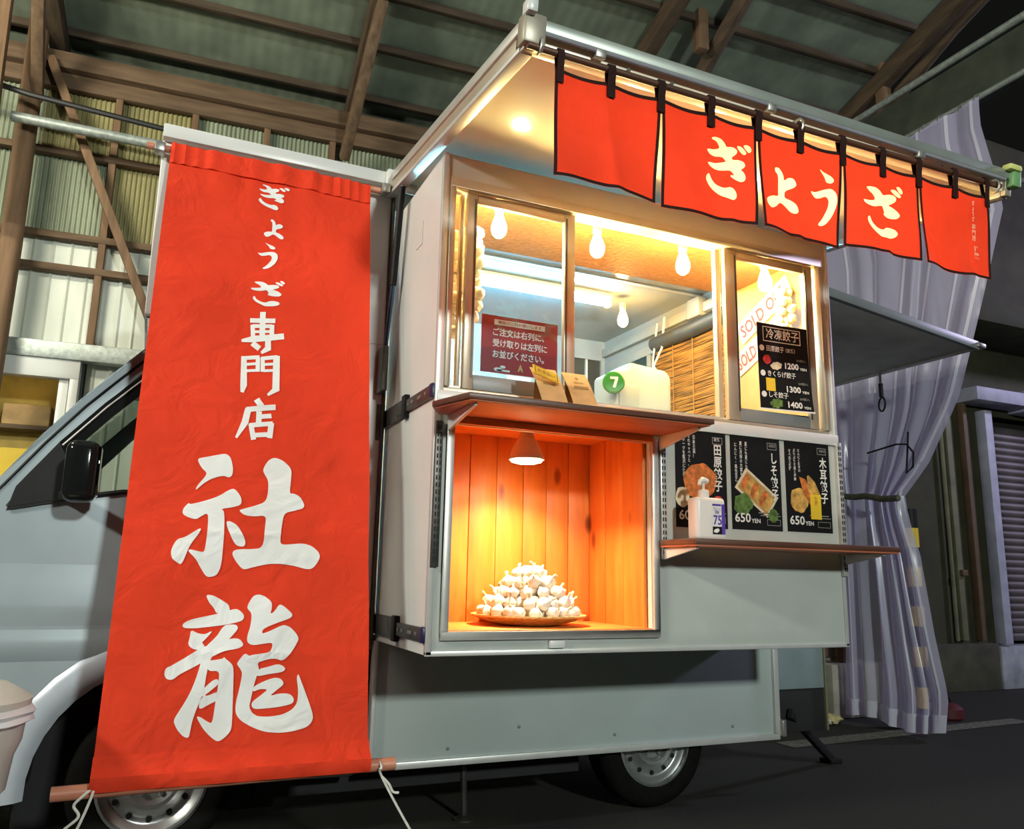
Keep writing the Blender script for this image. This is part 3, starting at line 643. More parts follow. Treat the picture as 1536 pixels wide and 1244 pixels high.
bx('wall_switch_plate', (2.915, 2.93, .78, .95, 2.60, 2.65), WHITE, body, .003)
# ---- drop flap
flap = bx('drop_flap', (.912, 3.035, .68, .715, .30, .80), BODY, truck, .004)
bx('flap_rim', (.905, 3.04, .665, .72, .283, .312), ALUW, flap, .004)
bx('flap_rim', (3.008, 3.04, .66, .72, .312, .80), ALUW, flap, .004)
bx('flap_rim', (.905, .925, .66, .72, .312, .80), ALUW, flap, .004)
bx('flap_catch', (3.035, 3.06, .64, .70, .30, .38), ZINC, flap, .004)
rv = MB().lathe([(.008, 0), (.007, .004), (.003, .006)], (1.58, .68, .42), 10, (0, -1, 0)).obj('rivet', GREYP, flap, smooth=True)
for x, z in ((2.07, .36), (1.25, .35), (2.75, .36)): share(rv, 'rivet', flap, V((x-1.58, 0, z-.42)))
# ---- slide-out bay
bay = MB().cells([.912, .940, .985, 1.832, 2.815, 2.845], [.80, .88, 1.62, 1.735, 2.588, 2.68],
   lambda x, z: (.94 < x < 2.815 and 1.735 < z < 2.588) or (.985 < x < 1.832 and .88 < z < 1.62), 0, .03).obj('serving_bay', PANEL, truck, bevel=.003)
bx('bay_side', (.912, .938, .03, .70, .80, 2.68), WHITE, bay)
bx('bay_side', (2.819, 2.845, .03, .70, .80, 2.68), PANEL, bay)
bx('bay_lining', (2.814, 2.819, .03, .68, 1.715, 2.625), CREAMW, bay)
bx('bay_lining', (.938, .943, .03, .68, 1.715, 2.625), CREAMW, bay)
bx('bay_base', (.938, 2.819, .03, .70, .80, .83), BODY, bay)
bx('bay_roof', (.938, 2.819, .03, .70, 2.655, 2.68), PANEL, bay)
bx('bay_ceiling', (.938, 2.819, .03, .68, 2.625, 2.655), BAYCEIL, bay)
bx('inner_counter', (.938, 2.819, .03, .75, 1.69, 1.715), ALU, bay)
bx('corner_trim', (.906, .93, -.006, .012, .80, 2.68), ALUW, bay, .003)
bx('corner_trim', (2.83, 2.85, -.006, .012, .80, 2.68), ALUW, bay, .003)
bx('sill_band', (.912, 2.848, -.012, .0, 1.685, 1.735), WHITE, bay, .003)
bx('bottom_trim', (.906, 2.85, -.006, .01, .797, .815), ALUW, bay, .003)
bx('side_sticker', (.909, .913, .25, .33, 2.40, 2.50), WHITE, bay)
bx('switch_box', (1.378, 1.44, -.02, 0, .818, .846), WHITE, bay, .004)
# window frame
wf = MB().box(.94, 2.815, -.004, .075, 2.548, 2.588).box(.94, 2.815, .012, .075, 1.735, 1.755).box(.94, .962, -.004, .075, 1.755, 2.548).box(2.793, 2.815, -.004, .075, 1.755, 2.548).obj('window_frame', BRONZE, truck, bevel=.003)
bx('track_rib', (.962, 2.793, .036, .042, 1.755, 1.768), ALU, wf)
bx('track_rib', (.962, 2.793, .066, .072, 1.755, 1.768), ALU, wf)
def sash(x0, x1, y0, w0, w1, gm):
    s = MB().box(x0, x0+w0, y0, y0+.024, 1.757, 2.545).box(x1-w1, x1, y0, y0+.024, 1.757, 2.545).box(x0+w0, x1-w1, y0+.002, y0+.022, 2.505, 2.545).obj('sliding_sash', BRONZE, truck, bevel=.003)
    bx('kick_rail', (x0+w0, x1-w1, y0+.002, y0+.020, 1.757, 1.815), GREYP, s, .003)
    bx('glass_pane', (x0+w0, x1-w1, y0+.010, y0+.014, 1.815, 2.505), gm, s)
    for xx in (x0+w0-.012, x1-w1+.004): bx('gasket', (xx, xx+.008, y0-.003, y0, 1.8, 2.52), DSTEEL, s)
    return s
sash(1.017, 1.491, .014, .041, .049, GLASSB)
sash(2.250, 2.765, .014, .068, .052, GLASS)
bx('mullion', (2.222, 2.250, .044, .070, 1.757, 2.545), BRONZE, truck, .003)
bx('mullion', (1.000, 1.016, .044, .070, 1.757, 2.545), BRONZE, truck, .003)
# ---- showcase recess lined with planks
case = MB().box(.972, 1.832, .49, .505, .87, 1.70).box(.972, .985, .03, .49, .87, 1.70).box(1.832, 1.845, .03, .49, .87, 1.70).box(.972, 1.845, .03, .505, 1.685, 1.70).box(.972, 1.845, .03, .505, .860, .872).obj('showcase_box', PLANKX, truck)
pw = [.985, 1.10, 1.235, 1.36, 1.487, 1.60, 1.71, 1.82]
for i in range(7):
    bx('plank', (pw[i]+.0012, pw[i+1]-.0012, .473+.002*(i % 2), .49, .883, 1.683), PLANK, case, .002)
for s in (0, 1):
    yy = [.031, .19, .335, .472]
    for i in range(3):
        x0 = .986 if s == 0 else 1.817
        bx('plank', (x0+.001*(i % 2), x0+.014, yy[i]+.0012, yy[i+1]-.0012, .883, 1.683), PLANK, case, .002)
bx('floor_board', (.986, 1.831, .0, .488, .873, .884), PLANKX, case, .001)
bx('ceiling_board', (.986, 1.831, .031, .488, 1.670, 1.684), PLANKX, case, .001)
fr = MB().box(.957, 1.862, -.016, 0, .850, .880).box(.957, .985, -.016, 0, .880, 1.632).box(1.834, 1.862, -.016, 0, .880, 1.632).box(.985, 1.834, -.010, .004, 1.612, 1.628).obj('showcase_frame', ALU, truck, bevel=.003)
# ---- slotted uprights
for x, z0, z1 in ((.925, 1.10, 1.62), (1.885, 1.15, 1.63), (2.842, 1.10, 1.70)):
    u = bx('slotted_upright', (x-.014, x+.014, -.018, -.002, z0, z1), DSTEEL if x < 1 else ALU, truck, .002)
    mb = MB(); z = z0+.02
    while z < z1-.03: mb.box(x-.008, x-.003, -.0195, -.018, z, z+.016).box(x+.003, x+.008, -.0195, -.018, z, z+.016); z += .026
    mb.obj('slots', BLACK, u)
# ---- shelf boards on brackets
sh1 = MB().prism([(.915, -.02), (.872, -.11), (.93, -.305), (1.895, -.315), (1.895, -.02)], lambda a, b: (a, b, 1.642), (0, 0, .006)).obj('shelf_board', REDWOOD, truck, bevel=.002)
MB().prism([(.905, -.02), (.862, -.11), (.922, -.316), (1.905, -.326), (1.905, -.02)], lambda a, b: (a, b, 1.648), (0, 0, .020)).obj('board_top', BROWN, sh1, bevel=.003)
for x in (.96, 1.868):
    MB().prism([(-.02, 1.642), (-.28, 1.642), (-.28, 1.632), (-.02, 1.585)], lambda a, b: (x-.006, a, b), (.012, 0, 0)).obj('bracket', WHITE, sh1, bevel=.002)
bx('shelf_batten', (.99, 1.83, -.03, -.012, 1.615, 1.642), PLANKX, sh1, .002)
sh2 = MB().box(1.862, 2.905, -.25, -.02, 1.196, 1.204).obj('shelf_board', REDWOOD, truck, bevel=.002)
bx('board_top', (1.858, 2.91, -.255, -.02, 1.204, 1.226), BROWN, sh2, .003)
for x in (1.885, 2.842):
    MB().prism([(-.02, 1.196), (-.23, 1.196), (-.23, 1.188), (-.02, 1.15)], lambda a, b: (x-.006, a, b), (.012, 0, 0)).obj('bracket', WHITE, sh2, bevel=.002)
# ---- slide rails on the bay's side
for z, n in ((1.735, 0), (.868, 1)):
    r = bx('slide_rail', (.900, .912, .36, .74, z-.040, z+.040), DSTEEL, truck, .004)
    bx('inner_rail', (.896, .912, .03, .46, z-.024, z+.024), DSTEEL, r, .003)
    bx('rail_bumper', (.892, .914, .0, .035, z-.028, z+.028), mat('navy_bumper%d' % n, (.012, .014, .06), .35), r, .008)
    bx('rail_carriage', (.890, .912, .33, .38, z-.048, z+.048), BLACK, r, .004)
    for k, y in enumerate((.07, .13, .16, .23, .29)): bx('screw', (.893, .897, y, y+.014+.012*(k % 2), z-.006, z+.006), ZINC, r, .001)
bx('rail_bracket', (.862, .90, .66, .70, 1.64, 1.80), DSTEEL, truck, .004)
bx('rail_bracket', (.862, .90, .66, .70, .80, .93), DSTEEL, truck, .004)
# ---- raised side canopy
hin = V((0, .665, 2.865)); out = V((0, -.84, 2.672)); a = (out-hin).normalized(); CL = (out-hin).length; nn = V((1, 0, 0)).cross(a); nn = nn if nn.z > 0 else -nn
CT = Matrix(((1, 0, 0, hin.x), (0, a.y, nn.y, hin.y), (0, a.z, nn.z, hin.z), (0, 0, 0, 1)))
def cb(name, a6, m, p, bevel=.003): return MB(CT).box(*a6).obj(name, m, p, bevel=bevel)
X0, X1 = .862, 2.985
can = cb('side_canopy', (X0, X1, 0, CL, -.015, 0), ALUW, truck)
cb('canopy_lining', (X0+.03, X1-.03, .03, CL-.06, -.062, -.015), CANOPY, can)
for x0, x1 in ((X0, X0+.035), (X1-.035, X1)):
    cb('edge_rail', (x0, x1, 0, CL, -.09, -.015), BRONZE, can)
    cb('edge_bead', (x0-.008, x1+.008, 0, CL, -.032, .006), ALU, can)
    cb('edge_bead', (x0-.006, x1+.004, .02, CL-.02, -.094, -.076), ALUW, can)
cb('edge_rail', (X0, X1, CL-.06, CL-.012, -.072, -.015), CANOPY, can)
cb('edge_bead', (X0, X1, CL-.012, CL+.014, -.028, .008), mat('weathered_alu', (.34, .37, .33), .4, metal=.4), can)
MB(CT).tube([(X0+.05, CL+.010, -.034), (X1-.05, CL+.010, -.034)], .007, 8).obj('seal_strip', mat('grey_seal', (.30, .29, .33), .4), can, smooth=True)
for x in (X0+.23, 1.75, 2.45): cb('seal_clip', (x, x+.035, CL-.005, CL+.020, -.056, -.030), ZINC, can)
for x in (1.22, 1.38, 1.9, 2.6): MB(CT).lathe([(.007, 0), (.006, .004)], (x, CL-.001, -.055), 8, (0, -1, 0)).obj('bolt', DSTEEL, can)
cb('corner_cap', (X0-.012, X0+.06, CL-.03, CL+.026, -.080, .014), mat('cap_metal', (.38, .34, .27), .4, metal=.3), can, .008)
cb('corner_hook', (X0-.015, X0+.02, CL+.0, CL+.05, .0, .045), WHITE, can, .010)
cb('corner_cap', (X1-.03, X1+.02, CL-.03, CL+.03, -.06, .02), mat('green_cap_plastic', (.20, .42, .16), .4), can, .008)
cb('corner_hook', (X1-.06, X1+.01, CL+.0, CL+.04, .0, .025), mat('yellowish_plug', (.75, .78, .25), .5), can, .008)
cb('corner_hook', (X1+.015, X1+.06, CL+.01, CL+.02, -.03, -.01), ZINC, can, .003)
MB(CT).lathe([(.022, 0), (.022, .05), (.014, .055)], (X0+.03, .20, -.10), 12, (1, 0, 0)).obj('hinge_knob', ALU, can, smooth=True)
# gas strut
st = MB().tube([(.872, .46, 2.735), (.868, .52, 2.30)], .0155, 12).obj('gas_strut', BLACK, truck, smooth=True)
MB().tube([(.868, .52, 2.30), (.864, .575, 2.02)], .009, 10).obj('strut_rod', mat('blue_steel', (.10, .13, .22), .25, metal=.8), st, smooth=True)
MB().tube([(.873, .445, 2.79), (.872, .46, 2.735)], .006, 8).obj('strut_stud', ALU, st, smooth=True)
bx('strut_foot', (.850, .876, .56, .66, 1.84, 2.04), DSTEEL, st, .004)
bx('door_seal', (.882, .894, .64, .72, .82, 2.80), DSTEEL, truck, .004)
# banner arm along the box top
bx('roof_rail', (-.10, .868, .615, .664, 2.815, 2.875), WHITE, truck, .006)
bx('roof_rail_end', (.835, .885, .58, .664, 2.79, 2.875), WHITE, truck, .006)
# ---- raised rear hatch
hh = V((3.06, 0, 2.835)); ho = V((4.81, 0, 2.615)); b2 = (ho-hh).normalized(); HL = (ho-hh).length; n2 = b2.cross(V((0, 1, 0))); n2 = n2 if n2.z > 0 else -n2
HT = Matrix(((b2.x, 0, n2.x, hh.x), (0, 1, 0, 0), (b2.z, 0, n2.z, hh.z), (0, 0, 0, 1)))
hat = MB(HT).box(0, HL, .68, 2.26, -.03, 0).obj('rear_hatch', mat('hatch_grey', (.62, .63, .57), .5, var=.12), truck, bevel=.004)
MB(HT).box(-.01, HL, .655, .69, -.045, .012).obj('edge_bead', GREYP, hat, bevel=.004)
MB(HT).box(HL-.03, HL+.015, .66, 2.27, -.04, .008).obj('edge_bead', ALU, hat, bevel=.004)
MB(HT).box(-.01, HL, 2.25, 2.28, -.045, .012).obj('edge_bead', ALU, hat, bevel=.004)
MB(HT).box(HL-.02, HL+.05, .64, .70, -.03, .0).obj('corner_hook', ZINC, hat, bevel=.004)
ps = (4.78, 1.42)
MB().tube([(ps[0], ps[1], 2.60), (ps[0], ps[1], 2.50)], .010, 8).obj('pull_strap', ALU, hat, smooth=True)
MB().tube([(ps[0], ps[1], 2.50), (ps[0], ps[1], 2.40)], .016, 8).obj('strap_clip', BLACK, hat, smooth=True)
MB().tube([(ps[0]+.05*math.sin(t)*.5, ps[1]+.05*math.sin(t), 2.345-.05*math.cos(t)+.0) for t in [2*math.pi*k/20 for k in range(21)]], .007, 8, False).obj('pull_ring', BLACK, hat, smooth=True)
# ---- rear overhang panel, underbody, legs
bx('tail_panel', (3.045, 3.41, .72, .74, .515, .80), mat('tail_paint', (.22, .28, .29), .4), truck, .004)  # body grey darkened for the shadow this panel sits in
bx('tail_mudguard', (3.06, 3.40, .725, .745, .30, .512), CHASSIS, truck, .004)
bx('tail_edge', (3.40, 3.412, .71, .76, .30, .80), OLIVET, truck, .003)
bx('underbody', (-.9, 3.05, .98, 2.1, .40, .78), CHASSIS, truck)
bx('tail_frame', (3.05, 3.40, .76, 2.2, .52, .80), CHASSIS, truck)
def leg(p, q, r):
    MB().tube([p, q], r, 8).obj('support_leg', DSTEEL, truck, smooth=True)
    MB().lathe([(r*3.6, 0), (r*3.6, .006), (r*1.4, .02)], (q[0], q[1], 0), 12).obj('foot_plate', DSTEEL, truck, smooth=True)
leg((1.40, .90, .5), (1.414, .89, .01), .014)
leg((2.62, 1.45, .5), (2.70, 1.53, .01), .010)
MB().beam((3.14, .70, .40), (3.90, 1.20, .02), .03, .05).obj('tail_prop', BLACK, truck, bevel=.004)
MB().box(3.86, 3.96, 1.17, 1.26, 0, .03).obj('prop_foot', BLACK, truck, bevel=.006)
# ---- wheels
def wheel(cx, cy, cz):
    R = .295
    t = MB().lathe([(.185, .02), (.20, -.004), (.235, -.012), (.268, -.004), (.288, .014), (R, .04), (R, .13), (.285, .16), (.20, .165)], (cx, cy, cz), 40, (0, 1, 0), cap=False).obj('tyre', RUBBER, truck, smooth=True)
    rim = MB().lathe([(.196, -.006), (.186, -.010), (.182, .012), (.168, .020), (.160, .030), (.150, .034), (.128, .030), (.112, .014), (.098, .004), (.085, .006), (.070, .026), (.030, .030), (.026, .012), (.001, .010)], (cx, cy, cz), 40, (0, 1, 0), cap=False).obj('wheel_rim', STEEL, t, smooth=True)
    h = None
    for k in range(12):
        a_ = 2*math.pi*k/12
        MB().lathe([(.011, 0), (.011, .01)], (cx+.139*math.cos(a_), cy+.026, cz+.139*math.sin(a_)), 10, (0, 1, 0)).obj('vent_hole', BLACK, t)
    for k in range(5):
        a_ = 2*math.pi*k/5+.3
        MB().lathe([(.010, 0), (.009, -.012), (.005, -.016)], (cx+.055*math.cos(a_), cy+.022, cz+.055*math.sin(a_)), 8, (0, 1, 0)).obj('lug_nut', ZINC, t)
wheel(.107, .72, .30); wheel(2.33, .74, .295)
# ---- cab
def ysk(x, z):
    y = .685
    return y+.06*max(0, z-.9)**2
arch = [(.107+.42*math.cos(t), .30+.42*math.sin(t)) for t in [math.pi*(1-k/18) for k in range(19)]]
prof_top = [(-1.12, .42), (-1.14, .75), (-1.05, .98), (-.80, 1.10), (-.62, 1.245), (-.511, 1.393), (-.402, 1.551), (-.286, 1.703), (-.183, 1.821), (-.086, 1.928), (.03, 2.0), (.2, 2.045), (.86, 2.05)]
outl = [(-1.10, .33), (-.33, .33)]+[p for p in arch if p[1] > .335]+[(.545, .33), (.86, .33)]+prof_top[::-1]
winh = [(-.470, 1.285), (-.289, 1.325), (-.10, 1.36), (.72, 1.39), (.72, 1.93), (.22, 1.935), (.06, 1.905), (-.080, 1.825), (-.330, 1.525)]
cabn = sheet2d([outl, winh], lambda x, z: (x, ysk(x, z), z), 'cab_side', SILVER, truck, .09)
sheet2d([outl, winh], lambda x, z: (x, 2.93-ysk(x, z), z), 'cab_side', SILVER, truck, .12)
def strip(name, pts, y0, y1, m, par): return MB().grid(len(pts)-1, 1, lambda u, v: (pts[round(u*(len(pts)-1))][0], y0+(y1-y0)*v, pts[round(u*(len(pts)-1))][1])).obj(name, m, par, smooth=True)
strip('cab_front', prof_top[:5], .69, 2.24, SILVER, cabn)
strip('windscreen', prof_top[4:10], .80, 2.13, CABGLASS, cabn)
for y0, y1 in ((.70, .80), (2.13, 2.23)): strip('front_pillar', prof_top[4:11], y0, y1, SILVER, cabn)
strip('cab_roof', prof_top[9:], .72, 2.21, SILVER, cabn)
MB().tube([(x+.02, ysk(x, z-.02)-.002, z-.022) for x, z in prof_top[4:12]], .006, 6).obj('roof_seal', BLACK, cabn)
MB().grid(18, 4, lambda u, v: (lambda t, r: (.107+r*math.cos(t), .690-[0, .018, .024, .018, -.004][round(v*4)], .30+r*math.sin(t)))(math.pi*(1.02-1.0*u), [.415, .44, .475, .51, .535][round(v*4)])).obj('arch_flare', SILVER2, cabn, smooth=True)
MB().grid(18, 1, lambda u, v: (.107+.42*math.cos(math.pi*(1-u)), .685+.28*v, .30+.42*math.sin(math.pi*(1-u)))).obj('wheel_housing', CHASSIS, cabn, smooth=True)
sheet2d([[(-.475, 1.272), (-.29, 1.315), (-.27, 1.34), (-.31, 1.525), (-.335, 1.535), (-.455, 1.36)]], lambda x, z: (x, ysk(x, z)-.008, z), 'quarter_sail', BLACK, cabn, .1, .006)
MB().tube([(x, ysk(x, z)-.004, z) for x, z in winh+winh[:1]], .011, 6, False).obj('window_seal', BLACK, cabn)
vis = [(-.335, 1.535), (-.20, 1.70), (-.075, 1.835), (.06, 1.915), (.25, 1.945), (.72, 1.94)]
MB().grid(5, 1, lambda u, v: (vis[round(u*5)][0]+.03*v, ysk(0, vis[round(u*5)][1])-.012-.008*v, vis[round(u*5)][1]-.055*v)).obj('rain_visor', GLOSSBLACK, cabn, smooth=True, solid=.003)
MB().tube([(x+.012, ysk(0, z)-.020, z-.012) for x, z in vis], .0035, 6).obj('visor_trim', ALUW, cabn)  # pale line standing in for the highlight along the smoked visor
sheet2d([winh], lambda x, z: (x, ysk(x, z)+.012, z), 'door_glass', CABGLASS, cabn, .3)
mir = MB().box(-.292, -.180, .455, .565, 1.300, 1.520).obj('door_mirror', GLOSSBLACK, truck, bevel=.035, seg=4)
MB().box(-.187, -.178, .470, .552, 1.325, 1.50).obj('mirror_glass', mat('mirror_glass', (.2, .2, .2), .03, metal=1.), mir, bevel=.003)
MB().beam((-.25, .56, 1.325), (-.29, .70, 1.335), .06, .035).obj('mirror_arm', BLACK, mir, bevel=.008)
bx('seat_back', (.26, .40, .85, 1.35, 1.0, 1.62), BLACK, cabn, .04)
bx('headrest', (.28, .38, 1.0, 1.2, 1.64, 1.84), BLACK, cabn, .04)
bx('sun_visor', (-.16, .10, .95, 1.3, 1.83, 1.86), GREYP, cabn, .008)
bx('dashboard', (-.62, -.30, .75, 2.18, 1.05, 1.28), BLACK, cabn, .05)
MB().tube([(-.22+.07*math.cos(t), 1.05+.17*math.sin(t), 1.33-.15*math.cos(t)) for t in [2*math.pi*k/20 for k in range(21)]], .014, 8, False).obj('steering_wheel', BLACK, cabn, smooth=True)
bx('door_handle', (.52, .68, .665, .69, 1.05, 1.09), SILVER2, cabn, .01)
cz_ = [(1.10, -.001), (1.02, .004), (.94, .012), (.908, .012), (.862, -.0005), (.852, -.0005), (.825, .012), (.79, .012), (.76, .007), (.738, -.001)]
MB().grid(1, 9, lambda u, v: (-1.12+1.97*u, ysk(0, cz_[round(v*9)][0])-cz_[round(v*9)][1], cz_[round(v*9)][0])).obj('body_crease', SILVER, cabn, smooth=True)
bx('inner_fender', (-.36, .58, .93, .98, .12, .85), CHASSIS, cabn)
bx('sill_shadow_panel', (.5, 2.0, .90, .98, .16, .8), CHASSIS, cabn)  # black panel added so the space under the truck reads as shade
bx('front_bumper', (-1.16, -.40, .70, 2.23, .22, .36), mat('bumper_grey', (.10, .10, .08), .6), truck, .02)
bx('side_step', (.50, .86, .72, .95, .26, .36), CHASSIS, truck, .01)

# ================================================================== NOREN
NY = -.848
NK = 1.902/1.92
rod = MB().tube([(.866, NY, 2.584), (1.88, NY-.002, 2.583), (2.895, NY, 2.598)], .011, 12).obj('curtain_pole', BROWN, smooth=True)
tag(rod, 'dark brown pole under the canopy edge carrying the short red shop curtain', 'pole')
for x in (.905, 1.885, 2.865):
    h = MB().tube([(x, NY+.02, 2.62), (x, NY-.006, 2.616), (x, NY-.018, 2.60), (x, NY-.018, 2.580), (x, NY-.006, 2.568), (x, NY+.010, 2.570)], .005, 6).obj('pole_hook', ZINC if x != 1.90 else BLACK, can, smooth=True)
noren = thing('noren_curtain', (1.9, NY, 2.21), 'short red split shop curtain with dark edging and cream hiragana, hung below the canopy', 'noren')
def nfn(x, z, off=0.):
    s = max(0, (2.535-z)/.34)
    k = (x-.954)/.3725
    y = .008*math.sin(k*2*math.pi*1.0+.8)*s+.007*math.sin(k*9.3+z*12)*s+.011*math.sin(k*3.7+3*z)*s+.010*math.exp(-((k % 1-.45-.15*math.sin(int(k)*2.0)-(2.5-z)*.5)/.06)**2)*s
    return (x, NY-y-off+.02*s, z)
NB = [2.199, 2.193, 2.193, 2.208, 2.207]
for i in range(5):
    x0 = .954+.3725*i; x1 = x0+.3725
    g0, g1 = (.0 if i == 0 else .006), (.0 if i == 4 else .006)
    def zt(u): return 2.540-.010*math.sin(math.pi*((u*2) % 1.0))
    def pf(u, v, o=0, x0=x0, x1=x1, g0=g0, g1=g1, i=i):
        zb = NB[i]+.010*math.sin(u*math.pi)*(1 if i == 0 else .3)
        z = zt(u)+(zb-zt(u))*v
        xa = x0+.002+g0*v*1.6; xb = x1-.002-g1*v*1.6
        return nfn(xa+(xb-xa)*u, z, o)
    gl = [L for key in {1: ('GI',), 2: ('YO', 'UU'), 3: ('ZA',)}.get(i, ()) for L in GLYPHS[key]]
    gl = [[(a_*NK, 1.08+(b_-1.08)*NK) for a_, b_ in L] for L in gl]
    if gl:      # resist-dyed letters: the red cloth stops at their outline
        ring = [pf(k/20, 0) for k in range(20)]+[pf(1, k/10) for k in range(10)]+[pf(1-k/20, 1) for k in range(20)]+[pf(0, 1-k/10) for k in range(10)]
        p = sheet2d([[(q[0], q[2]) for q in ring]]+gl, lambda a_, b_: nfn(a_, b_), 'cloth_panel', REDN, noren, .022)
    else: p = MB().grid(28, 22, lambda u, v: pf(u, v)).obj('cloth_panel', REDN, noren, smooth=True)
    MB().grid(28, 1, lambda u, v: pf(u, v*.035, .0015)).obj('edging', NORENB, p, smooth=True)
    MB().grid(28, 1, lambda u, v: pf(u, .972+.028*v, .0015)).obj('edging', NORENB, p, smooth=True)
    MB().grid(1, 22, lambda u, v: pf(u*.028, v, .002)).obj('edging', NORENB, p, smooth=True)
    MB().grid(1, 22, lambda u, v: pf(1-.028+u*.028, v, .002)).obj('edging', NORENB, p, smooth=True)
    def put(key): multi2d([[(a_*NK, 1.08+(b_-1.08)*NK) for a_, b_ in L] for L in GLYPHS[key]], lambda a_, b_: nfn(a_, b_, .0006), 'lettering', INKC, p, .03)
    if i == 1: put('GI')
    if i == 2: put('YO'); put('UU')
    if i == 3: put('ZA')
    if i == 4:
        vtext('ぎょうざ', (2.722, 2.737, 2.42, 2.502), lambda a_, b_: nfn(a_, b_, .004), INKC, p, .02)
        vtext('専門店', (2.722, 2.744, 2.345, 2.412), lambda a_, b_: nfn(a_, b_, .004), INKC, p, .02)
        vtext('社龍', (2.730, 2.756, 2.275, 2.328), lambda a_, b_: nfn(a_, b_, .004), INKC, p, .03)
for j in range(11):
    x = .954+.18625*j; w = .026 if 0 < j < 10 else .022
    xx = min(max(x, .954+w/2+.006), 2.8165-w/2-.004)
    zz = .014*(max(0, j-5)/5)
    mb = MB(); prof = [(-.006, 2.490), (-.008, 2.545), (-.015, 2.580+zz), (-.010, 2.597+zz), (.003, 2.599+zz), (.014, 2.585+zz), (.010, 2.545), (.004, 2.490)]
    mb.grid(1, 7, lambda u, v: (xx-w/2+w*u+(.004*math.sin(j*2.1)), NY+prof[round(v*7)][0], prof[round(v*7)][1]))
    mb.obj('hanging_loop', NORENB, noren, smooth=True, solid=.002)

# ================================================================== BANNER
BT = V((.350, .60, 2.769)); BB = V((.342, .07, .44)); BL_ = (BB-BT).length
bv = (BB-BT).normalized(); bu = V((1, 0, 0)); bn = bv.cross(bu); bn = bn if bn.y < 0 else -bn
def bfn(u, v, off=0.):
    w = .006*math.sin(u*7+v*2.1)*math.sin(math.pi*v/BL_)+.003*math.sin(u*16-v*9)+.003*math.sin(v*13+u*5)*min(1, v)
    for fv in (.62, 1.12, 1.60, 2.02): w += .0035*math.exp(-((v-fv-.01*math.sin(u*5+fv*9))/.010)**2)
    w += .004*math.sin(u*11+v*6+2*math.sin(v*3))*math.sin(v*2.3+u*4)
    e = max(0, 1-v/.22); w += .004*math.sin(u*45+1.5*math.sin(u*9))*e
    e2 = max(0, 1-(BL_-v)/.25); w += .005*math.sin(u*38-v*30)*e2
    for (cu, cv, du, dv) in ((.26, 1.16, .5, -.85), (.24, 1.33, .62, -.78)):     # two diagonal creases
        d = (u-cu)*dv-(v-cv)*du; l = (u-cu)*du+(v-cv)*dv
        w += .006*math.exp(-(d/.012)**2)*math.exp(-(l/.12)**2)
    return BT+bu*(u-.004*v)+bv*v+bn*(w+off)
banner = thing('hanging_banner', (.342, .07, .44), 'tall red cloth banner with large white kanji hung beside the truck cab', 'banner')
bc = MB().grid(60, 130, lambda u, v: bfn(-.414+.828*u, .0+BL_*v)).obj('banner_cloth', RED, banner, smooth=True)
MB().grid(60, 5, lambda u, v: bfn(-.414+.828*u, -.016+.10*v, .006+.004*math.sin(u*60+9*math.sin(u*7)))).obj('top_hem', RED, bc, smooth=True)
MB().grid(60, 5, lambda u, v: bfn(-.416+.832*u, BL_-.085+.10*v, .004+.030*min(1, v*1.6)**2*(1-.5*max(0, v-.75)*4))).obj('bottom_hem', RED, bc, smooth=True)
for key in ('SHA', 'RYU', 'SEN', 'MON', 'TEN'):
    multi2d(GLYPHS[key], lambda a_, b_: bfn(a_+.004*b_, b_, .0030), 'lettering', INKW, bc, .03)
for key, (a0, b0, a1, b1) in SMALL.items():
    P = GLYPHS[key]; xs_ = [p[0] for L in P for p in L]; zs_ = [p[1] for L in P for p in L]
    q = [[(a0+(a1-a0)*(x-min(xs_))/(max(xs_)-min(xs_)), b0+(b1-b0)*(max(zs_)-z)/(max(zs_)-min(zs_))) for x, z in L] for L in P]
    multi2d(q, lambda a_, b_: bfn(a_+.004*b_, b_, .0030), 'lettering', INKW, bc, .02)
tag(MB().tube([BT+V((-.505, .024, -.006)), BT+V((.50, .024, .010))], .015, 12).obj('banner_rod', COPPER, smooth=True), 'salmon wooden rod threaded through the top hem of the red banner', 'rod')
br = MB().tube([BB+V((-.525, .012, -.012)), BB+V((.50, .012, .002))], .021, 14).obj('banner_rod', COPPER, smooth=True)
tag(br, 'thicker salmon wooden rod weighting the bottom hem of the red banner', 'rod')
bx('rod_clip', (.815, .850, .575, .64, 2.755, 2.80), ZINC, truck, .006)
bx('rod_clip', (-.125, -.085, .585, .64, 2.735, 2.775), ZINC, truck, .006)
def spline(P, n=8):
    P = [V(p) for p in P]; o = []
    for i in range(len(P)-1):
        a_, b_, c_, d_ = P[max(i-1, 0)], P[i], P[i+1], P[min(i+2, len(P)-1)]
        for k in range(n):
            t = k/n; o.append(.5*((2*b_)+(c_-a_)*t+(2*a_-5*b_+4*c_-d_)*t*t+(3*b_-a_-3*c_+d_)*t**3))
    return o+[P[-1]]
def string(pts, label):
    mb = MB().tube(spline(pts), .0042, 7); return tag(mb.obj('tie_string', STRING, smooth=True), label, 'string')
lx, ly, lz = BB.x-.44, BB.y, BB.z-.010
string([(lx+.03, ly-.022, lz+.02), (lx, ly-.026, lz-.005), (lx-.02, ly-.02, lz-.03), (lx-.005, ly-.025, lz-.06), (lx-.045, ly-.02, lz-.10), (lx-.07, ly-.02, lz-.16), (lx-.10, ly-.02, lz-.25), (lx-.14, ly-.02, 0.006)], 'white tie string hanging loose from the banner bottom rod beside the bin')
string([(lx+.03, ly-.022, lz+.022), (lx+.02, ly-.027, lz-.02), (lx-.0, ly-.024, lz-.08), (lx-.04, ly-.02, lz-.18), (lx-.09, ly-.02, lz-.32), (lx-.10, ly-.02, .006)], 'second white tie string beside the loose one on the banner bottom rod')
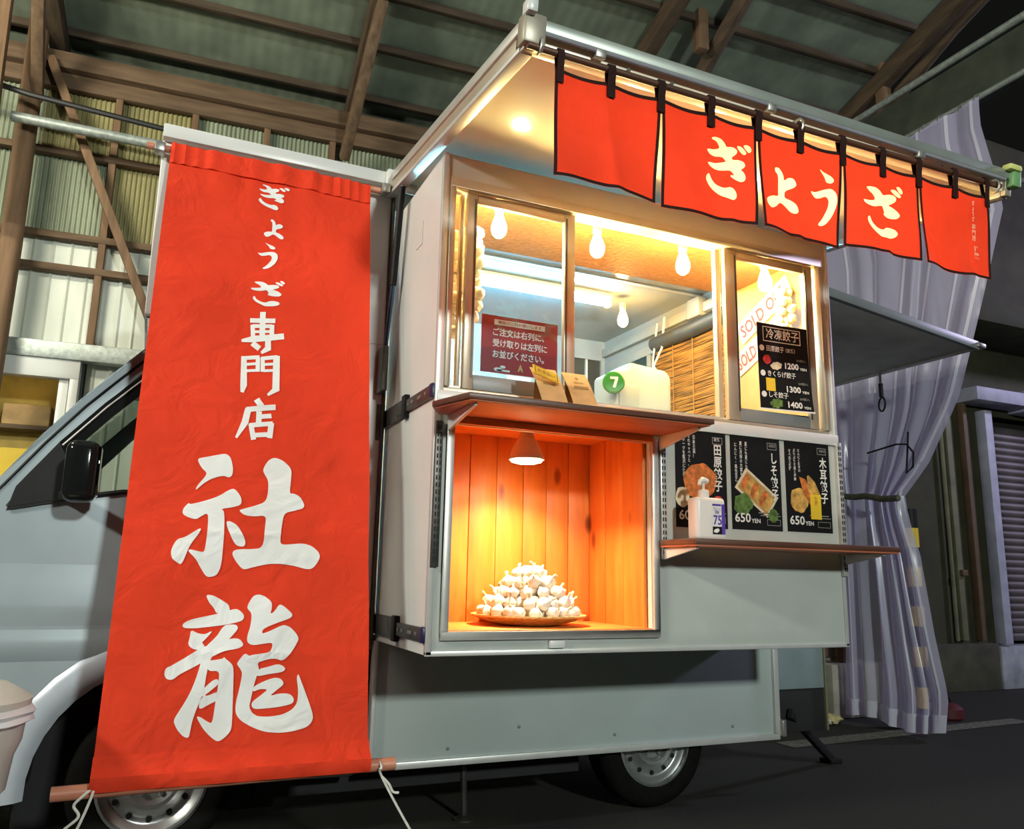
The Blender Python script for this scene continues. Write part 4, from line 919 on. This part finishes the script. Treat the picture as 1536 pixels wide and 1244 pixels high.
rx = BB.x+.445
string([(rx, ly+.02, BB.z+.02), (rx, ly-.024, BB.z), (rx+.005, ly-.012, BB.z-.03), (rx+.12, ly-.02, BB.z-.22), (rx+.27, ly-.03, .006)], 'taut white tie string from the banner rod end under the serving bay')
string([(rx+.005, ly-.012, BB.z-.03), (rx+.03, ly-.016, BB.z-.055), (rx+.045, ly-.018, BB.z-.08), (rx+.065, ly-.018, BB.z-.085)], 'short knotted string end at the banner rod under the serving bay')

# ================================================================== LAMPS
def make_bulb():
    t = thing('pendant_bulb', (0, 0, 0))
    MB().lathe([(.019, 0), (.021, -.005), (.021, -.034), (.016, -.046), (.013, -.05)], (0, 0, 0), 14).obj('lamp_socket', mat('cream_socket', (.70, .58, .36), .5), t, smooth=True)
    MB().lathe([(.013, -.044), (.016, -.056), (.024, -.078), (.031, -.102), (.0315, -.118), (.026, -.136), (.014, -.148), (.002, -.151)], (0, 0, 0), 18).obj('bulb_glass', BULB, t, smooth=True)
    return t
pb = make_bulb()
bl = ['glowing pear bulb behind the blue-tinted sash with the red notice', 'glowing pear bulb in the open window nearest the red notice sash', 'glowing pear bulb in the open window nearest the frozen dumpling menu', 'glowing pear bulb behind the sash with the frozen dumpling menu', 'glowing pear bulb deep in the truck above the water tank']
bp_ = [(1.190, .11, 2.575), (1.650, .11, 2.575), (2.095, .11, 2.575), (2.565, .11, 2.575), (2.515, 1.30, 2.72)]
for i, p in enumerate(bp_):
    o = pb if i == 0 else copy_thing(pb, p)
    o.location = p; tag(o, bl[i], 'bulb', 'bare pendant bulbs')
    if i == 4:
        gch = [c for c in o.children if c.name.startswith('bulb_glass')][0]; gch.data = gch.data.copy(); gch.data.materials[0] = BULBD
tag(MB().tube([(.945, .112, 2.600)]+[(.945+1.868*k/24, .112, 2.592+.014*math.cos(k*math.pi*8/24*1.0)) for k in range(1, 24)]+[(2.813, .112, 2.600)], .006, 6).obj('lamp_cord', STRING, smooth=True), 'white lamp cord along the bay ceiling above the bulbs', 'cord')
tl = thing('tube_lamp', (1.75, 1.33, 2.72), 'bright bluish tube lamp on the truck ceiling', 'lamp')
MB().box(1.05, 2.44, 1.28, 1.38, 2.735, 2.765).obj('lamp_base', WHITE, tl, bevel=.005)
MB().tube([(1.08, 1.33, 2.712), (2.42, 1.33, 2.712)], .019, 12).obj('lamp_tube', TUBE, tl, smooth=True)
for x in (1.06, 2.43): MB().box(x-.012, x+.012, 1.305, 1.355, 2.69, 2.74).obj('tube_holder', WHITE, tl, bevel=.003)
hl = thing('heat_lamp', (1.372, .20, 1.67), 'white reflector heat lamp hanging in the wooden showcase', 'lamp')
MB().lathe([(.022, 0), (.024, -.02), (.030, -.03), (.034, -.05)], (1.372, .20, 1.67), 18).obj('lamp_socket', mat('white_ceramic', (.8, .7, .55), .4), hl, smooth=True)
MB().lathe([(.034, -.048), (.045, -.065), (.060, -.09), (.068, -.118), (.072, -.122), (.073, -.134), (.066, -.136)], (1.372, .20, 1.67), 26).obj('reflector', mat('lamp_reflector', (.92, .88, .80), .3), hl, smooth=True)
MB().lathe([(.066, -.130), (.062, -.142), (.04, -.148), (.002, -.150)], (1.372, .20, 1.67), 24).obj('lamp_lens', LENS, hl, smooth=True)
d = bpy.data.lights.new('heat_lamp_beam', 'AREA'); d.shape = 'DISK'; d.size = .11; d.energy = 14; d.color = (1, .70, .40); d.spread = math.radians(130)
o = bpy.data.objects.new('heat_lamp_beam', d); COL.objects.link(o); o.location = (1.372, .20, 1.515)
tag(MB().tube([(1.32, .06, 1.668), (1.32, .06, 1.640), (1.322, .06, 1.628)], .006, 6).obj('hanging_hook', ZINC, smooth=True), 'small hook under the showcase ceiling beside the heat lamp', 'hook')

# ================================================================== GARLIC ON THE WOVEN PLATE
PC = V((1.420, .262, .884))
plate = MB().lathe([(.10, 0), (.13, .004), (.19, .020), (.225, .034), (.232, .036), (.232, .042), (.222, .042), (.18, .028), (.10, .012), (.001, .011)], PC, 36).obj('woven_plate', BASKET, smooth=True)
tag(plate, 'round woven plate holding the heap of garlic in the showcase', 'plate')
def make_garlic():
    t = thing('garlic', (0, 0, 0))
    MB().lathe([(.004, -.019), (.012, -.020), (.0225, -.012), (.0265, .0), (.0235, .011), (.014, .021), (.007, .028), (.005, .032)], (0, 0, 0), 18, None, lambda a_, i: 1+.07*math.cos(6*a_)*(1 if i < 6 else .3)).obj('bulb', GARLIC, t, smooth=True)
    MB().lathe([(.006, .026), (.0045, .036), (.0055, .047), (.004, .050)], (0, 0, 0), 8).obj('stem', GARLICS, t, smooth=True)
    return t
g0 = make_garlic(); first = True; n = 0
layers = [(.185, 0, 20), (.135, .004, 14), (.08, .0, 8), (.03, 0, 3), (.160, .040, 17), (.108, .042, 12), (.055, .042, 6), (.125, .080, 14), (.075, .084, 8), (.025, .084, 3), (.088, .120, 10), (.040, .124, 5), (.048, .156, 5), (.0, .160, 1)]
for r, dz, cnt in layers:
    for k in range(cnt):
        t = 2*math.pi*(k+.5*random.random())/cnt+dz*30
        p = PC+V((r*math.cos(t), r*math.sin(t), .046+dz+random.uniform(-.004, .004)+(0 if r < .15 or dz else .004)))
        rot = (random.uniform(-.9, .9), random.uniform(-.9, .9), random.uniform(0, 6))
        sc = random.uniform(.86, 1.08)
        if first: o = g0; o.location = p; o.rotation_euler = rot; first = False
        else: o = copy_thing(g0, p, rot, sc)
        tag(o, 'whole garlic bulb in the heap on the woven plate', 'garlic', 'garlic heaped on the woven plate')
# hanging garlic braids
def braid(x, y, z0, z1, lab):
    t = thing('garlic_braid', (x, y, z0), lab, 'garlic braid')
    MB().tube([(x, y, z1+.05), (x+.006, y, (z0+z1)/2), (x, y, z0)], .012, 8).obj('plaited_stalk', GARLICS, t, smooth=True)
    z = z1; k = 0
    while z > z0:
        for s in (-1, 1):
            q = share(g0.children[0], 'bulb', t); q.location = V((x+s*(.026+.006*math.sin(k)), y+.018*math.sin(k*2.3), z+s*.008))-V((x, y, z0)); q.rotation_euler = (.4*math.sin(k), s*1.0, k); q.scale = (1.05,)*3; k += 1
        z -= .045
braid(1.085, .145, 2.06, 2.44, 'braid of garlic hanging inside the left end of the serving window')
braid(.985, .13, 1.99, 2.40, 'braid of garlic hanging in the gap at the left window jamb')
braid(2.735, .17, 2.16, 2.46, 'braid of garlic hanging behind the frozen dumpling menu sash')

# ================================================================== PRINTED THINGS
def on_y(y): return lambda a_, b_: (a_, y, b_)
def flat(polys, y, m, par, name='print'):
    return multi2d(polys, on_y(y), name, m, par, 9)
def poster(x0, x1, z0, z1, y, label, title, tbox, sub, sboxes, price, extra):
    t = MB().box(x0, x1, y, y+.0015, z0, z1).obj('menu_poster', PAPERB); tag(t, label, 'poster')
    f = y-.001
    vtext(title.replace('\n', ''), tbox, on_y(f-.0016), PAPERW, t, .022)
    for s, b in zip(sub, sboxes): vtext(s.replace('\n', ''), b, on_y(f), PAPERW, t, .01)
    text(price, (x0+.012, x0+.095, z0+.030, z0+.070), on_y(f-.0018), PAPERW, t, .02)
    text('YEN', (x0+.100, x0+.148, z0+.030, z0+.048), on_y(f), PAPERW, t, .02)
    flat(frame(x1-.070, x1-.018, z1-.048, z1-.018, .0025), f, PAPERG, t)
    flat([rect(x1-.13, x1-.02, z0+.072, z0+.076), rect(x1-.12, x1-.01, z0+.062, z0+.065)], f, PAPERG, t)
    flat(frame(x1-.085, x1-.012, z0+.022, z0+.048, .002), f, PAPERG, t)
    extra(t, f); return t
def ex1(t, f):
    flat([ellipse(2.075, 1.475, .085, .075, 26, .2, .05)], f, ORANGEF, t, 'food_picture')
    flat([ellipse(1.985, 1.405, .035, .042, 18, .1, .06)], f-.0002, CREAMF, t, 'food_picture')
    flat([ellipse(2.165, 1.385, .03, .034, 18, 0, .04)], f-.0002, REDF, t, 'food_picture')
    text('定番', (2.150, 2.182, 1.650, 1.664), on_y(f), PAPERW, t, .01)
def rot(cx, cy, a_, pts): return [(cx+x*math.cos(a_)-y*math.sin(a_), cy+x*math.sin(a_)+y*math.cos(a_)) for x, y in pts]
def ex2(t, f):
    A = -.62
    flat([rot(2.37, 1.445, A, rect(-.105, .105, -.055, .055))], f, CREAMF, t, 'food_picture')
    flat([rot(2.37, 1.445, A, rect(-.092, .092, -.044, .044))], f-.0002, mat('tray_inner', (.45, .28, .08), .6), t, 'food_picture')
    for k in range(6): flat([rot(2.37, 1.445, A, ellipse(-.072+.029*k, 0, .019, .038, 14, .15))], f-.0004-.0001*k, GOLDF if k % 2 else ORANGEF, t, 'food_picture')
    flat([ellipse(2.295, 1.392, .050, .045, 18, .4, .14)], f-.0003, LEAF, t, 'food_picture')
    flat([ellipse(2.455, 1.35, .026, .03, 14, 0, .1)], f-.0003, LEAF, t, 'food_picture')
    text('期間限定', (2.446, 2.482, 1.648, 1.661), on_y(f), PAPERG, t, .01)
def ex3(t, f):
    flat([ellipse(2.605, 1.425, .050, .055, 18, .3, .08)], f, GOLDF, t, 'food_picture')
    flat([[(2.61, 1.53), (2.63, 1.46), (2.665, 1.41), (2.70, 1.40), (2.695, 1.45), (2.645, 1.52)]], f-.0002, ORANGEF, t, 'food_picture')
    flat([[(2.655, 1.535), (2.66, 1.47), (2.70, 1.42), (2.735, 1.44), (2.70, 1.51), (2.665, 1.54)]], f-.0003, GOLDF, t, 'food_picture')
    flat([rect(2.668, 2.730, 1.345, 1.455)], f-.0005, PAPERY, t, 'food_picture')
    text('生\n姜', (2.690, 2.710, 1.405, 1.445), on_y(f-.0007), ORANGEF, t, .01)
    text('数量限定', (2.735, 2.770, 1.648, 1.660), on_y(f), PAPERG, t, .01)
poster(1.953, 2.212, 1.283, 1.685, -.0025, 'black menu poster with fried dumplings behind the hand sanitizer bottle', '田\n原\n餃\n子', (2.145, 2.188, 1.435, 1.638), ['日\n本\n王\n道\n！', 'そ\nれ\nキ\nャ\nベ\nツ\nと\n、', 'ポ\nー\nク\nを\n贅\n沢\nに\n使\n用'], [(2.040, 2.054, 1.57, 1.668), (2.015, 2.029, 1.535, 1.668), (1.988, 2.003, 1.49, 1.655)], '600', ex1)
poster(2.236, 2.506, 1.285, 1.685, -.0025, 'middle black menu poster with a tray of dumplings and green leaves', 'し\nそ\n餃\n子', (2.448, 2.488, 1.415, 1.625), ['夏\nに\nも\n夏\nに\nも', '夏\nに\n月\n採\nの\n大\n葉\nを', 'に\nん\nに\nく\n・\n風\n色\n豆\n乙'], [(2.312, 2.326, 1.545, 1.662), (2.284, 2.298, 1.51, 1.662), (2.256, 2.270, 1.485, 1.655)], '650', ex2)
poster(2.534, 2.792, 1.287, 1.685, -.0025, 'black menu poster with brown dumplings and a yellow packet, nearest the curtain', '木\n耳\n餃\n子', (2.730, 2.772, 1.415, 1.625), ['に\nん\nに\nく\n抜\nき\nの', 'ぷ\nり\nぷ\nり\n食\n感\nと\n海\n鮮', '食\nべ\n応\nえ\n抜\n群'], [(2.606, 2.620, 1.55, 1.655), (2.580, 2.594, 1.51, 1.655), (2.554, 2.568, 1.555, 1.650)], '650', ex3)
# frozen dumpling price list, slightly curled, on the right sash
def ff(a_, b_, off=0.): s = (a_-2.415)/.28; u = (b_-1.825)/.395; return (a_, .008-.030*(1-u)**2*(.3+s)*.6-.012*s*s-off, b_)
fz = thing('price_list', (2.555, 0, 1.825), 'black frozen dumpling price list curling off the window sash', 'price list')
MB().grid(8, 12, lambda u, v: ff(2.415+.28*u, 1.825+.395*v)).obj('sheet', PAPERB, fz, smooth=True, solid=.0015)
MB().grid(8, 1, lambda u, v: ff(2.410+.29*u, 1.818+.009*v, .001)).obj('sheet_edge', PAPERW, fz, smooth=True)
f3 = lambda a_, b_: ff(a_, b_, .0095)
def fl3(polys, m, nm='print'): return multi2d(polys, lambda a_, b_: ff(a_, b_, .004), nm, m, fz, .05)
fl3(frame(2.445, 2.655, 2.135, 2.205, .004), PAPERW); text('冷凍餃子', (2.458, 2.642, 2.146, 2.196), f3, PAPERW, fz, .012)
for z, t_, x1 in ((2.102, '田原餃子', 2.555), (1.985, 'きくらげ餃子', 2.610), (1.888, 'しそ餃子', 2.560)):
    fl3([ellipse(2.436, z, .014, .014, 16)], PAPERW); text(t_, (2.458, x1, z-.014, z+.014), f3, PAPERW, fz, .012)
text('〔定番〕', (2.565, 2.615, 2.092, 2.112), f3, PAPERW, fz, .01)
for z, p in ((2.014, '1200'), (1.905, '1300'), (1.833, '1400')):
    text(p, (2.555, 2.630, z, z+.030), f3, PAPERW, fz, .03); text('YEN', (2.636, 2.672, z, z+.012), f3, PAPERW, fz, .02); text('20個入', (2.620, 2.672, z+.040, z+.052), f3, PAPERG, fz, .01)
fl3([ellipse(2.462, 2.050, .022, .022, 16, 0, .06)], REDF, 'food_picture'); fl3([ellipse(2.512, 2.025, .032, .018, 16, .2, .1)], CREAMF, 'food_picture')
fl3([rect(2.450, 2.500, 1.905, 1.965)], PAPERY, 'food_picture'); fl3([ellipse(2.500, 1.850, .034, .022, 16, .2, .15)], LEAF, 'food_picture')
# red notice behind the left sash
rs = MB().box(1.103, 1.432, .052, .056, 1.842, 2.072).obj('order_notice', REDSIGN); tag(rs, 'red order notice with white Japanese lettering standing behind the blue-tinted sash', 'sign')
fr_ = on_y(.0505)
multi2d([rect(1.155, 1.375, 2.035, 2.057)], fr_, 'print', PAPERW, rs, 9)
text('横並び二列お願いします', (1.17, 1.36, 2.040, 2.053), on_y(.0498), REDSIGN, rs, .01)
text('ご注文は右列に、', (1.150, 1.372, 1.990, 2.022), fr_, PAPERW, rs, .02)
text('受け取りは左列に', (1.150, 1.385, 1.946, 1.978), fr_, PAPERW, rs, .02)
text('お並びください。', (1.150, 1.372, 1.902, 1.934), fr_, PAPERW, rs, .02)
multi2d([[(1.258, 1.855), (1.264, 1.875), (1.270, 1.888), (1.276, 1.875), (1.282, 1.855), (1.276, 1.858), (1.270, 1.866), (1.264, 1.858)]], fr_, 'print', KRAFT, rs, 9)
multi2d([ellipse(1.175, 1.856, .018, .008, 12), rect(1.170, 1.225, 1.850, 1.857), ellipse(1.195, 1.868, .012, .006, 10)], fr_, 'print', PAPERW, rs, 9)
# kraft card stands
def stand(x0, x1, y, lab):
    t = thing('card_stand', ((x0+x1)/2, y, 1.668), lab, 'card stand')
    h = .17
    def cf(u, v): return (x0+(x1-x0)*u+.018*(1-v)-.022*v, y+.05*v*v, 1.669+h*v)
    MB().grid(4, 8, cf).obj('card_face', KRAFT, t, smooth=True, solid=.003)
    MB().grid(1, 4, lambda u, v: (x0+.012+(x1-x0-.02)*u-.01*v, y+.05+.05*(1-v), 1.669+(h-.01)*v)).obj('back_leg', KRAFTD, t, smooth=True, solid=.002)
    def q(a_, b_): p = cf(a_, b_); return (p[0], p[1]-.004, p[2])
    multi2d([rect(.25, .85, .62, .68), ellipse(.5, .86, .07, .035, 12), rect(.3, .7, .75, .77)], q, 'print', KRAFTD, t, .2)
stand(1.262, 1.368, -.15, 'tan card stand under the yellow tag on the shelf')
stand(1.398, 1.502, -.14, 'plain tan card stand on the shelf beside the tagged one')
yt = thing('yellow_tag', (1.27, -.165, 1.80), 'small yellow tag clipped to the top of a tan card stand', 'tag')
def yf(a_, b_, o=0): return (1.228+a_*.105, -.162+.01*b_-o, 1.838-.030*a_+(b_-1)*.034)
MB().grid(2, 2, lambda u, v: yf(u, v)).obj('tag_card', PAPERY, yt, solid=.004)
multi2d(frame(.05, .95, .08, .92, .04), lambda a_, b_: yf(a_, b_, .003), 'print', KRAFTD, yt, 9)
text('お支払い', (.15, .85, .3, .75), lambda a_, b_: yf(a_, b_, .003), KRAFTD, yt, .02)
# small wooden tray block at the shelf end
wb = thing('wooden_rest', (1.86, -.16, 1.668), 'small wooden block at the end of the shelf above the posters', 'wood block')
MB().prism([(-.24, 1.669), (-.05, 1.669), (-.05, 1.712), (-.10, 1.712)], lambda a_, b_: (1.80, a_, b_), (.014, 0, 0)).obj('end_piece', PLANKX, wb, bevel=.002)
MB().box(1.815, 1.985, -.11, -.04, 1.669, 1.706).obj('block', BROWN, wb, bevel=.003)
# sold-out cards on the inner wall of the bay
def sold(cy, cz, ang, label, L=.42, h=.125):
    t = thing('sold_out_card', (2.812, cy, cz), label, 'card')
    def cf(a_, b_, o=0): return (2.810-o, cy-(a_*math.cos(ang)-b_*math.sin(ang)), cz+a_*math.sin(ang)+b_*math.cos(ang))
    MB().grid(2, 1, lambda u, v: cf(-L/2+L*u, -h/2+h*v)).obj('card', DIMW, t, solid=.002)
    text('SOLD OUT', (-L/2+.02, L/2-.02, -h/2+.025, h/2-.025), lambda a_, b_: cf(a_, b_, .004), PINK, t, .02)
sold(.40, 2.45, .42, 'white sold out card with pale red letters, upper one on the bay wall')
sold(.47, 2.26, .40, 'white sold out card half hidden behind the frozen dumpling price list', .34)

# ================================================================== LOOSE THINGS
bt = thing('pump_bottle', (2.005, -.13, 1.226), 'white pump bottle of hand sanitizer on the lower shelf', 'bottle')
B0 = V((2.005, -.13, 1.227))
MB().box(B0.x-.070, B0.x+.070, B0.y-.034, B0.y+.034, B0.z, B0.z+.165).obj('bottle_body', mat('sanitizer_white', (.82, .78, .72), .35, var=.03), bt, bevel=.016, seg=4)
MB().lathe([(.021, 0), (.021, .028), (.016, .032)], B0+V((-.012, 0, .164)), 18).obj('collar', PAPERW, bt, smooth=True)
MB().tube([B0+V((-.012, 0, .19)), B0+V((-.012, 0, .225))], .006, 10).obj('pump_stem', PAPERW, bt, smooth=True)
MB().tube([B0+V((.006, 0, .232)), B0+V((-.018, -.006, .236)), B0+V((-.036, -.012, .228)), B0+V((-.042, -.014, .212))], [.011, .012, .008, .007], 10).obj('pump_nozzle', PAPERW, bt, smooth=True)
lf = on_y(B0.y-.0352)
lb = multi2d([rect(B0.x+.002, B0.x+.062, B0.z+.022, B0.z+.140)], lf, 'label_sheet', PAPERW, bt, 9)
l2 = on_y(B0.y-.0358)
multi2d([rect(B0.x+.002, B0.x+.044, B0.z+.132, B0.z+.140), rect(B0.x+.046, B0.x+.062, B0.z+.022, B0.z+.140)], l2, 'label_print', PURPLE, lb, 9)
text('アルコール\n消毒液', (B0.x+.006, B0.x+.042, B0.z+.100, B0.z+.126), l2, PURPLE, lb, .01)
text('75', (B0.x+.006, B0.x+.046, B0.z+.058, B0.z+.096), l2, PURPLE, lb, .02)
multi2d([rect(B0.x+.002, B0.x+.046, B0.z+.022, B0.z+.052)], l2, 'label_print', PAPERB, lb, 9)
multi2d([ellipse(B0.x+.02, B0.z+.036, .014, .008, 12, .3, .1)], on_y(B0.y-.0363), 'label_print', PAPERW, lb, 9)
# water tank
wt = thing('water_tank', (2.10, .52, 1.716), 'white water tank with a green cap inside the serving window', 'water tank')
MB().prism([(1.925, 1.716), (2.25, 1.716), (2.25, 2.03), (2.225, 2.065), (2.02, 2.085), (1.99, 2.05), (1.925, 2.03)], lambda a_, b_: (a_, .43, b_), (0, .20, 0)).obj('tank_body', POLY, wt, bevel=.02, seg=3)
MB().box(1.95, 2.06, .425, .44, 1.80, 1.97).obj('handle_recess', mat('poly_shade', (.15, .21, .27), .45), wt, bevel=.006)  # recess shade imitated by a plate in a darker copy of the plastic
capo = MB().lathe([(.050, 0), (.052, .006), (.052, .022), (.046, .028), (.001, .028)], (1.915, .425, 1.965), 24, (-.35, -1, 0)).obj('cap', GREENCAP, wt, smooth=True)
ca = V((-.35, -1, 0)).normalized(); cu = V((1, -.35, 0)).normalized()
multi2d([rect(-.018, .018, .014, .024), [(.018, .014), (.006, -.026), (-.006, -.026), (.006, .014)]], lambda a_, b_: V((1.915, .425, 1.965))+ca*.0295+cu*a_+V((0, 0, b_)), 'cap_mark', PAPERW, capo, 9)
# reed blind
bd = thing('reed_blind', (2.88, 1.15, 1.75), 'golden reed blind hanging over the rear window inside the truck', 'blind')
mb = MB(); z = 1.76
while z < 2.50:
    j = random.uniform(-.004, .004); mb.tube([(2.885+j, .74, z+random.uniform(-.004, .004)), (2.888, 1.10, z+random.uniform(-.004, .004)), (2.885-j, 1.49, z+random.uniform(-.004, .004))], .0062, 6); z += .0118
reeds = mb.obj('reeds', BAMBOO, bd, smooth=True); reeds['kind'] = 'stuff'
for y in (.9, 1.1, 1.3): MB().tube([(2.876, y, 1.75), (2.876, y, 2.55)], .003, 6).obj('binding_cord', KRAFTD, bd)
MB().tube([(2.87, .74, 2.555), (2.872, 1.1, 2.548), (2.87, 1.49, 2.552)], [.048, .05, .047], 16).obj('rolled_top', GREYROLL, bd, smooth=True)
tag(MB().tube([(2.86, 1.36, 2.70), (2.85, 1.38, 2.50), (2.80, 1.40, 2.38), (2.84, 1.34, 2.26), (2.80, 1.30, 2.15), (2.7, 1.2, 2.0), (2.72, 1.15, 1.83)], .007, 8).obj('hanging_flex', STRING, smooth=True), 'white flex hanging between the water tank and the reed blind', 'cord')
tag(MB().tube([(2.86, 1.44, 2.68), (2.84, 1.46, 2.46), (2.82, 1.44, 2.34), (2.80, 1.38, 2.24)], .006, 8).obj('hanging_flex', STRING, smooth=True), 'shorter white flex looped beside the reed blind', 'cord')
# blank white sheets flat on the far wall
for k, (x, w_) in enumerate(((1.75, .16), (2.15, .18))):
    tag(bx('paper_notice', (x, x+w_, 2.212, 2.216, 2.20, 2.42), PAPERW), ['blank white paper pinned on the far inner wall behind the red notice', 'second blank paper pinned on the far inner wall behind the window stile'][k], 'paper')
# bin
bn_ = thing('waste_bin', (-.465, 0, 0), 'pale plastic waste bin with a white liner beside the truck wheel', 'bin')
MB().lathe([(.135, 0), (.14, .01), (.165, .46), (.175, .47), (.185, .56), (.200, .60), (.205, .66)], (-.465, 0, 0), 28).obj('bin_body', PLASTICW, bn_, smooth=True)
MB().lathe([(.206, .645), (.222, .655), (.215, .668), (.226, .680), (.214, .692), (.20, .70)], (-.465, 0, 0), 28, None, lambda a_, i: 1+.02*math.sin(9*a_+i)).obj('bin_liner', BAG, bn_, smooth=True)
MB().lathe([(.212, .695), (.214, .712), (.19, .728), (.15, .752), (.06, .765), (.001, .767)], (-.465, 0, 0), 28).obj('bin_lid', PLASTICW, bn_, smooth=True)
# vinyl curtain gathered at the shed opening
cur = thing('vinyl_curtain', (5.2, 1.8, 0), 'tall translucent vinyl curtain tied back at the shed opening', 'curtain')
CE = [(4.50, 2.50, .69), (4.30, 2.50, .70), (3.9, 2.46, .64), (3.63, 2.44, .61), (3.03, 2.40, .84), (2.36, 2.32, 1.10), (1.92, 2.26, 1.40), (1.72, 2.20, 1.62), (1.55, 2.21, 1.60), (1.29, 2.23, 1.52), (.72, 2.25, 1.44), (.30, 2.27, 1.36), (.05, 2.27, 1.40)]
def cedge(z):
    for i in range(len(CE)-1):
        if CE[i][0] >= z >= CE[i+1][0]:
            t = (CE[i][0]-z)/(CE[i][0]-CE[i+1][0]); return CE[i][1]+(CE[i+1][1]-CE[i][1])*t, CE[i][2]+(CE[i+1][2]-CE[i][2])*t
    return CE[-1][1:]
def cfn(u, v, o=0):
    z = 4.50+(.05-4.50)*v; yl, yr = cedge(z); w = abs(yl-yr)
    ph = u*2*math.pi*6+1.6*math.sin(u*7+z*.8)+.9*math.sin(u*23+1.2*z)
    A = .016+.035*max(0, 1-w/1.2)
    return (5.14+A*math.sin(ph)+.10*max(0, 1-w/.9)*math.sin(u*3.1)-o, yl+(yr-yl)*u+.012*math.cos(ph*.7), z+.06*math.sin(u*7)*max(0, v-.9)*4)
cs = MB().grid(220, 40, cfn).obj('vinyl_sheet', CURTAIN, cur, smooth=True)
MB().grid(220, 1, lambda u, v: cfn(u, .972+.028*v, .004)).obj('hem', CURTAINH, cs, smooth=True)
for u0 in (.10, .24, .40, .55, .70, .83, .96):
    MB().grid(2, 40, lambda u, v: cfn(u0+.013*u, v*.985, .006)).obj('seam_strip', CURTAINH, cs, smooth=True)
for k in range(12):
    u = .02+.96*k/11; p = cfn(u, 0)
    MB().tube([(p[0], p[1], 4.49), (p[0]+.01, p[1], 4.53), (5.20, p[1], 4.57)], .005, 6).obj('curtain_hook', ZINC, cur)
tag(MB().tube([(5.02+.0*k, 2.50-.08*k, 1.80-.010*k+.008*math.sin(k*1.7)) for k in range(13)], .024, 8).obj('tie_rope', mat('olive_rope', (.09, .09, .05), .8, var=.5, scale=60), smooth=True), 'dark rope tied across the waist of the vinyl curtain', 'rope')
tag(MB().tube([(5.0, 1.78, 2.05), (4.99, 1.50, 2.08), (5.0, 1.42, 2.07), (4.99, 1.36, 2.00), (5.0, 1.38, 1.90), (5.0, 1.44, 1.86), (5.0, 1.42, 2.0), (5.0, 1.40, 2.16)], .007, 6).obj('twist_tie', BLACK, smooth=True), 'black wire tie poking from the vinyl curtain above the rope', 'wire tie')
# striped bollard behind the curtain
bo = thing('striped_bollard', (5.50, 1.86, 0), 'yellow and black striped bollard behind the vinyl curtain', 'bollard')
for k in range(11):
    MB().lathe([(.055, .15*k), (.055, .15*k+.15)], (5.50, 1.86, 0), 16).obj('stripe_band', PAPERY if k % 2 else BLACK, bo, smooth=True)
rw_ = thing('red_weight', (6.05, 2.10, 0), 'small dark red weight on the ground behind the curtain hem', 'weight')
MB().lathe([(.10, 0), (.12, .02), (.12, .09), (.08, .12), (.03, .13)], (6.05, 2.10, 0), 16).obj('weight_body', mat('dark_red', (.09, .008, .01), .6), rw_, smooth=True)
MB().tube([(6.01, 2.10, .12), (6.03, 2.10, .17), (6.07, 2.10, .17), (6.09, 2.10, .12)], .012, 8).obj('weight_handle', BLACK, rw_, smooth=True)
rg = thing('crumpled_rag', (4.96, 2.26, 0), 'crumpled pale yellow rag on the ground at the curtain foot', 'rag')
MB().lathe([(.03, 0), (.075, .01), (.085, .03), (.06, .055), (.02, .07), (.001, .072)], (4.96, 2.27, 0), 18, None, lambda a_, i: 1+.28*math.sin(3*a_+i)+.12*math.sin(7*a_+2*i)).obj('rag_fold', mat('rag_yellow', (.62, .55, .25), .8, var=.3, scale=20), rg, smooth=True)
MB().lathe([(.02, 0), (.05, .01), (.055, .03), (.03, .05), (.001, .055)], (4.88, 2.24, 0), 16, None, lambda a_, i: 1+.25*math.sin(4*a_+i)).obj('rag_fold', mat('rag_pale', (.70, .68, .55), .8, var=.2, scale=20), rg, smooth=True)
# lead hanging behind the bay at the rear corner
tag(MB().tube([(3.10, .66, 2.45), (3.14, .64, 2.0), (3.16, .62, 1.75), (3.12, .60, 1.55), (3.05, .60, 1.42), (3.03, .60, 1.1)], .012, 8).obj('rear_lead', CABLE, smooth=True), 'black lead hanging down the rear corner of the truck', 'cable')
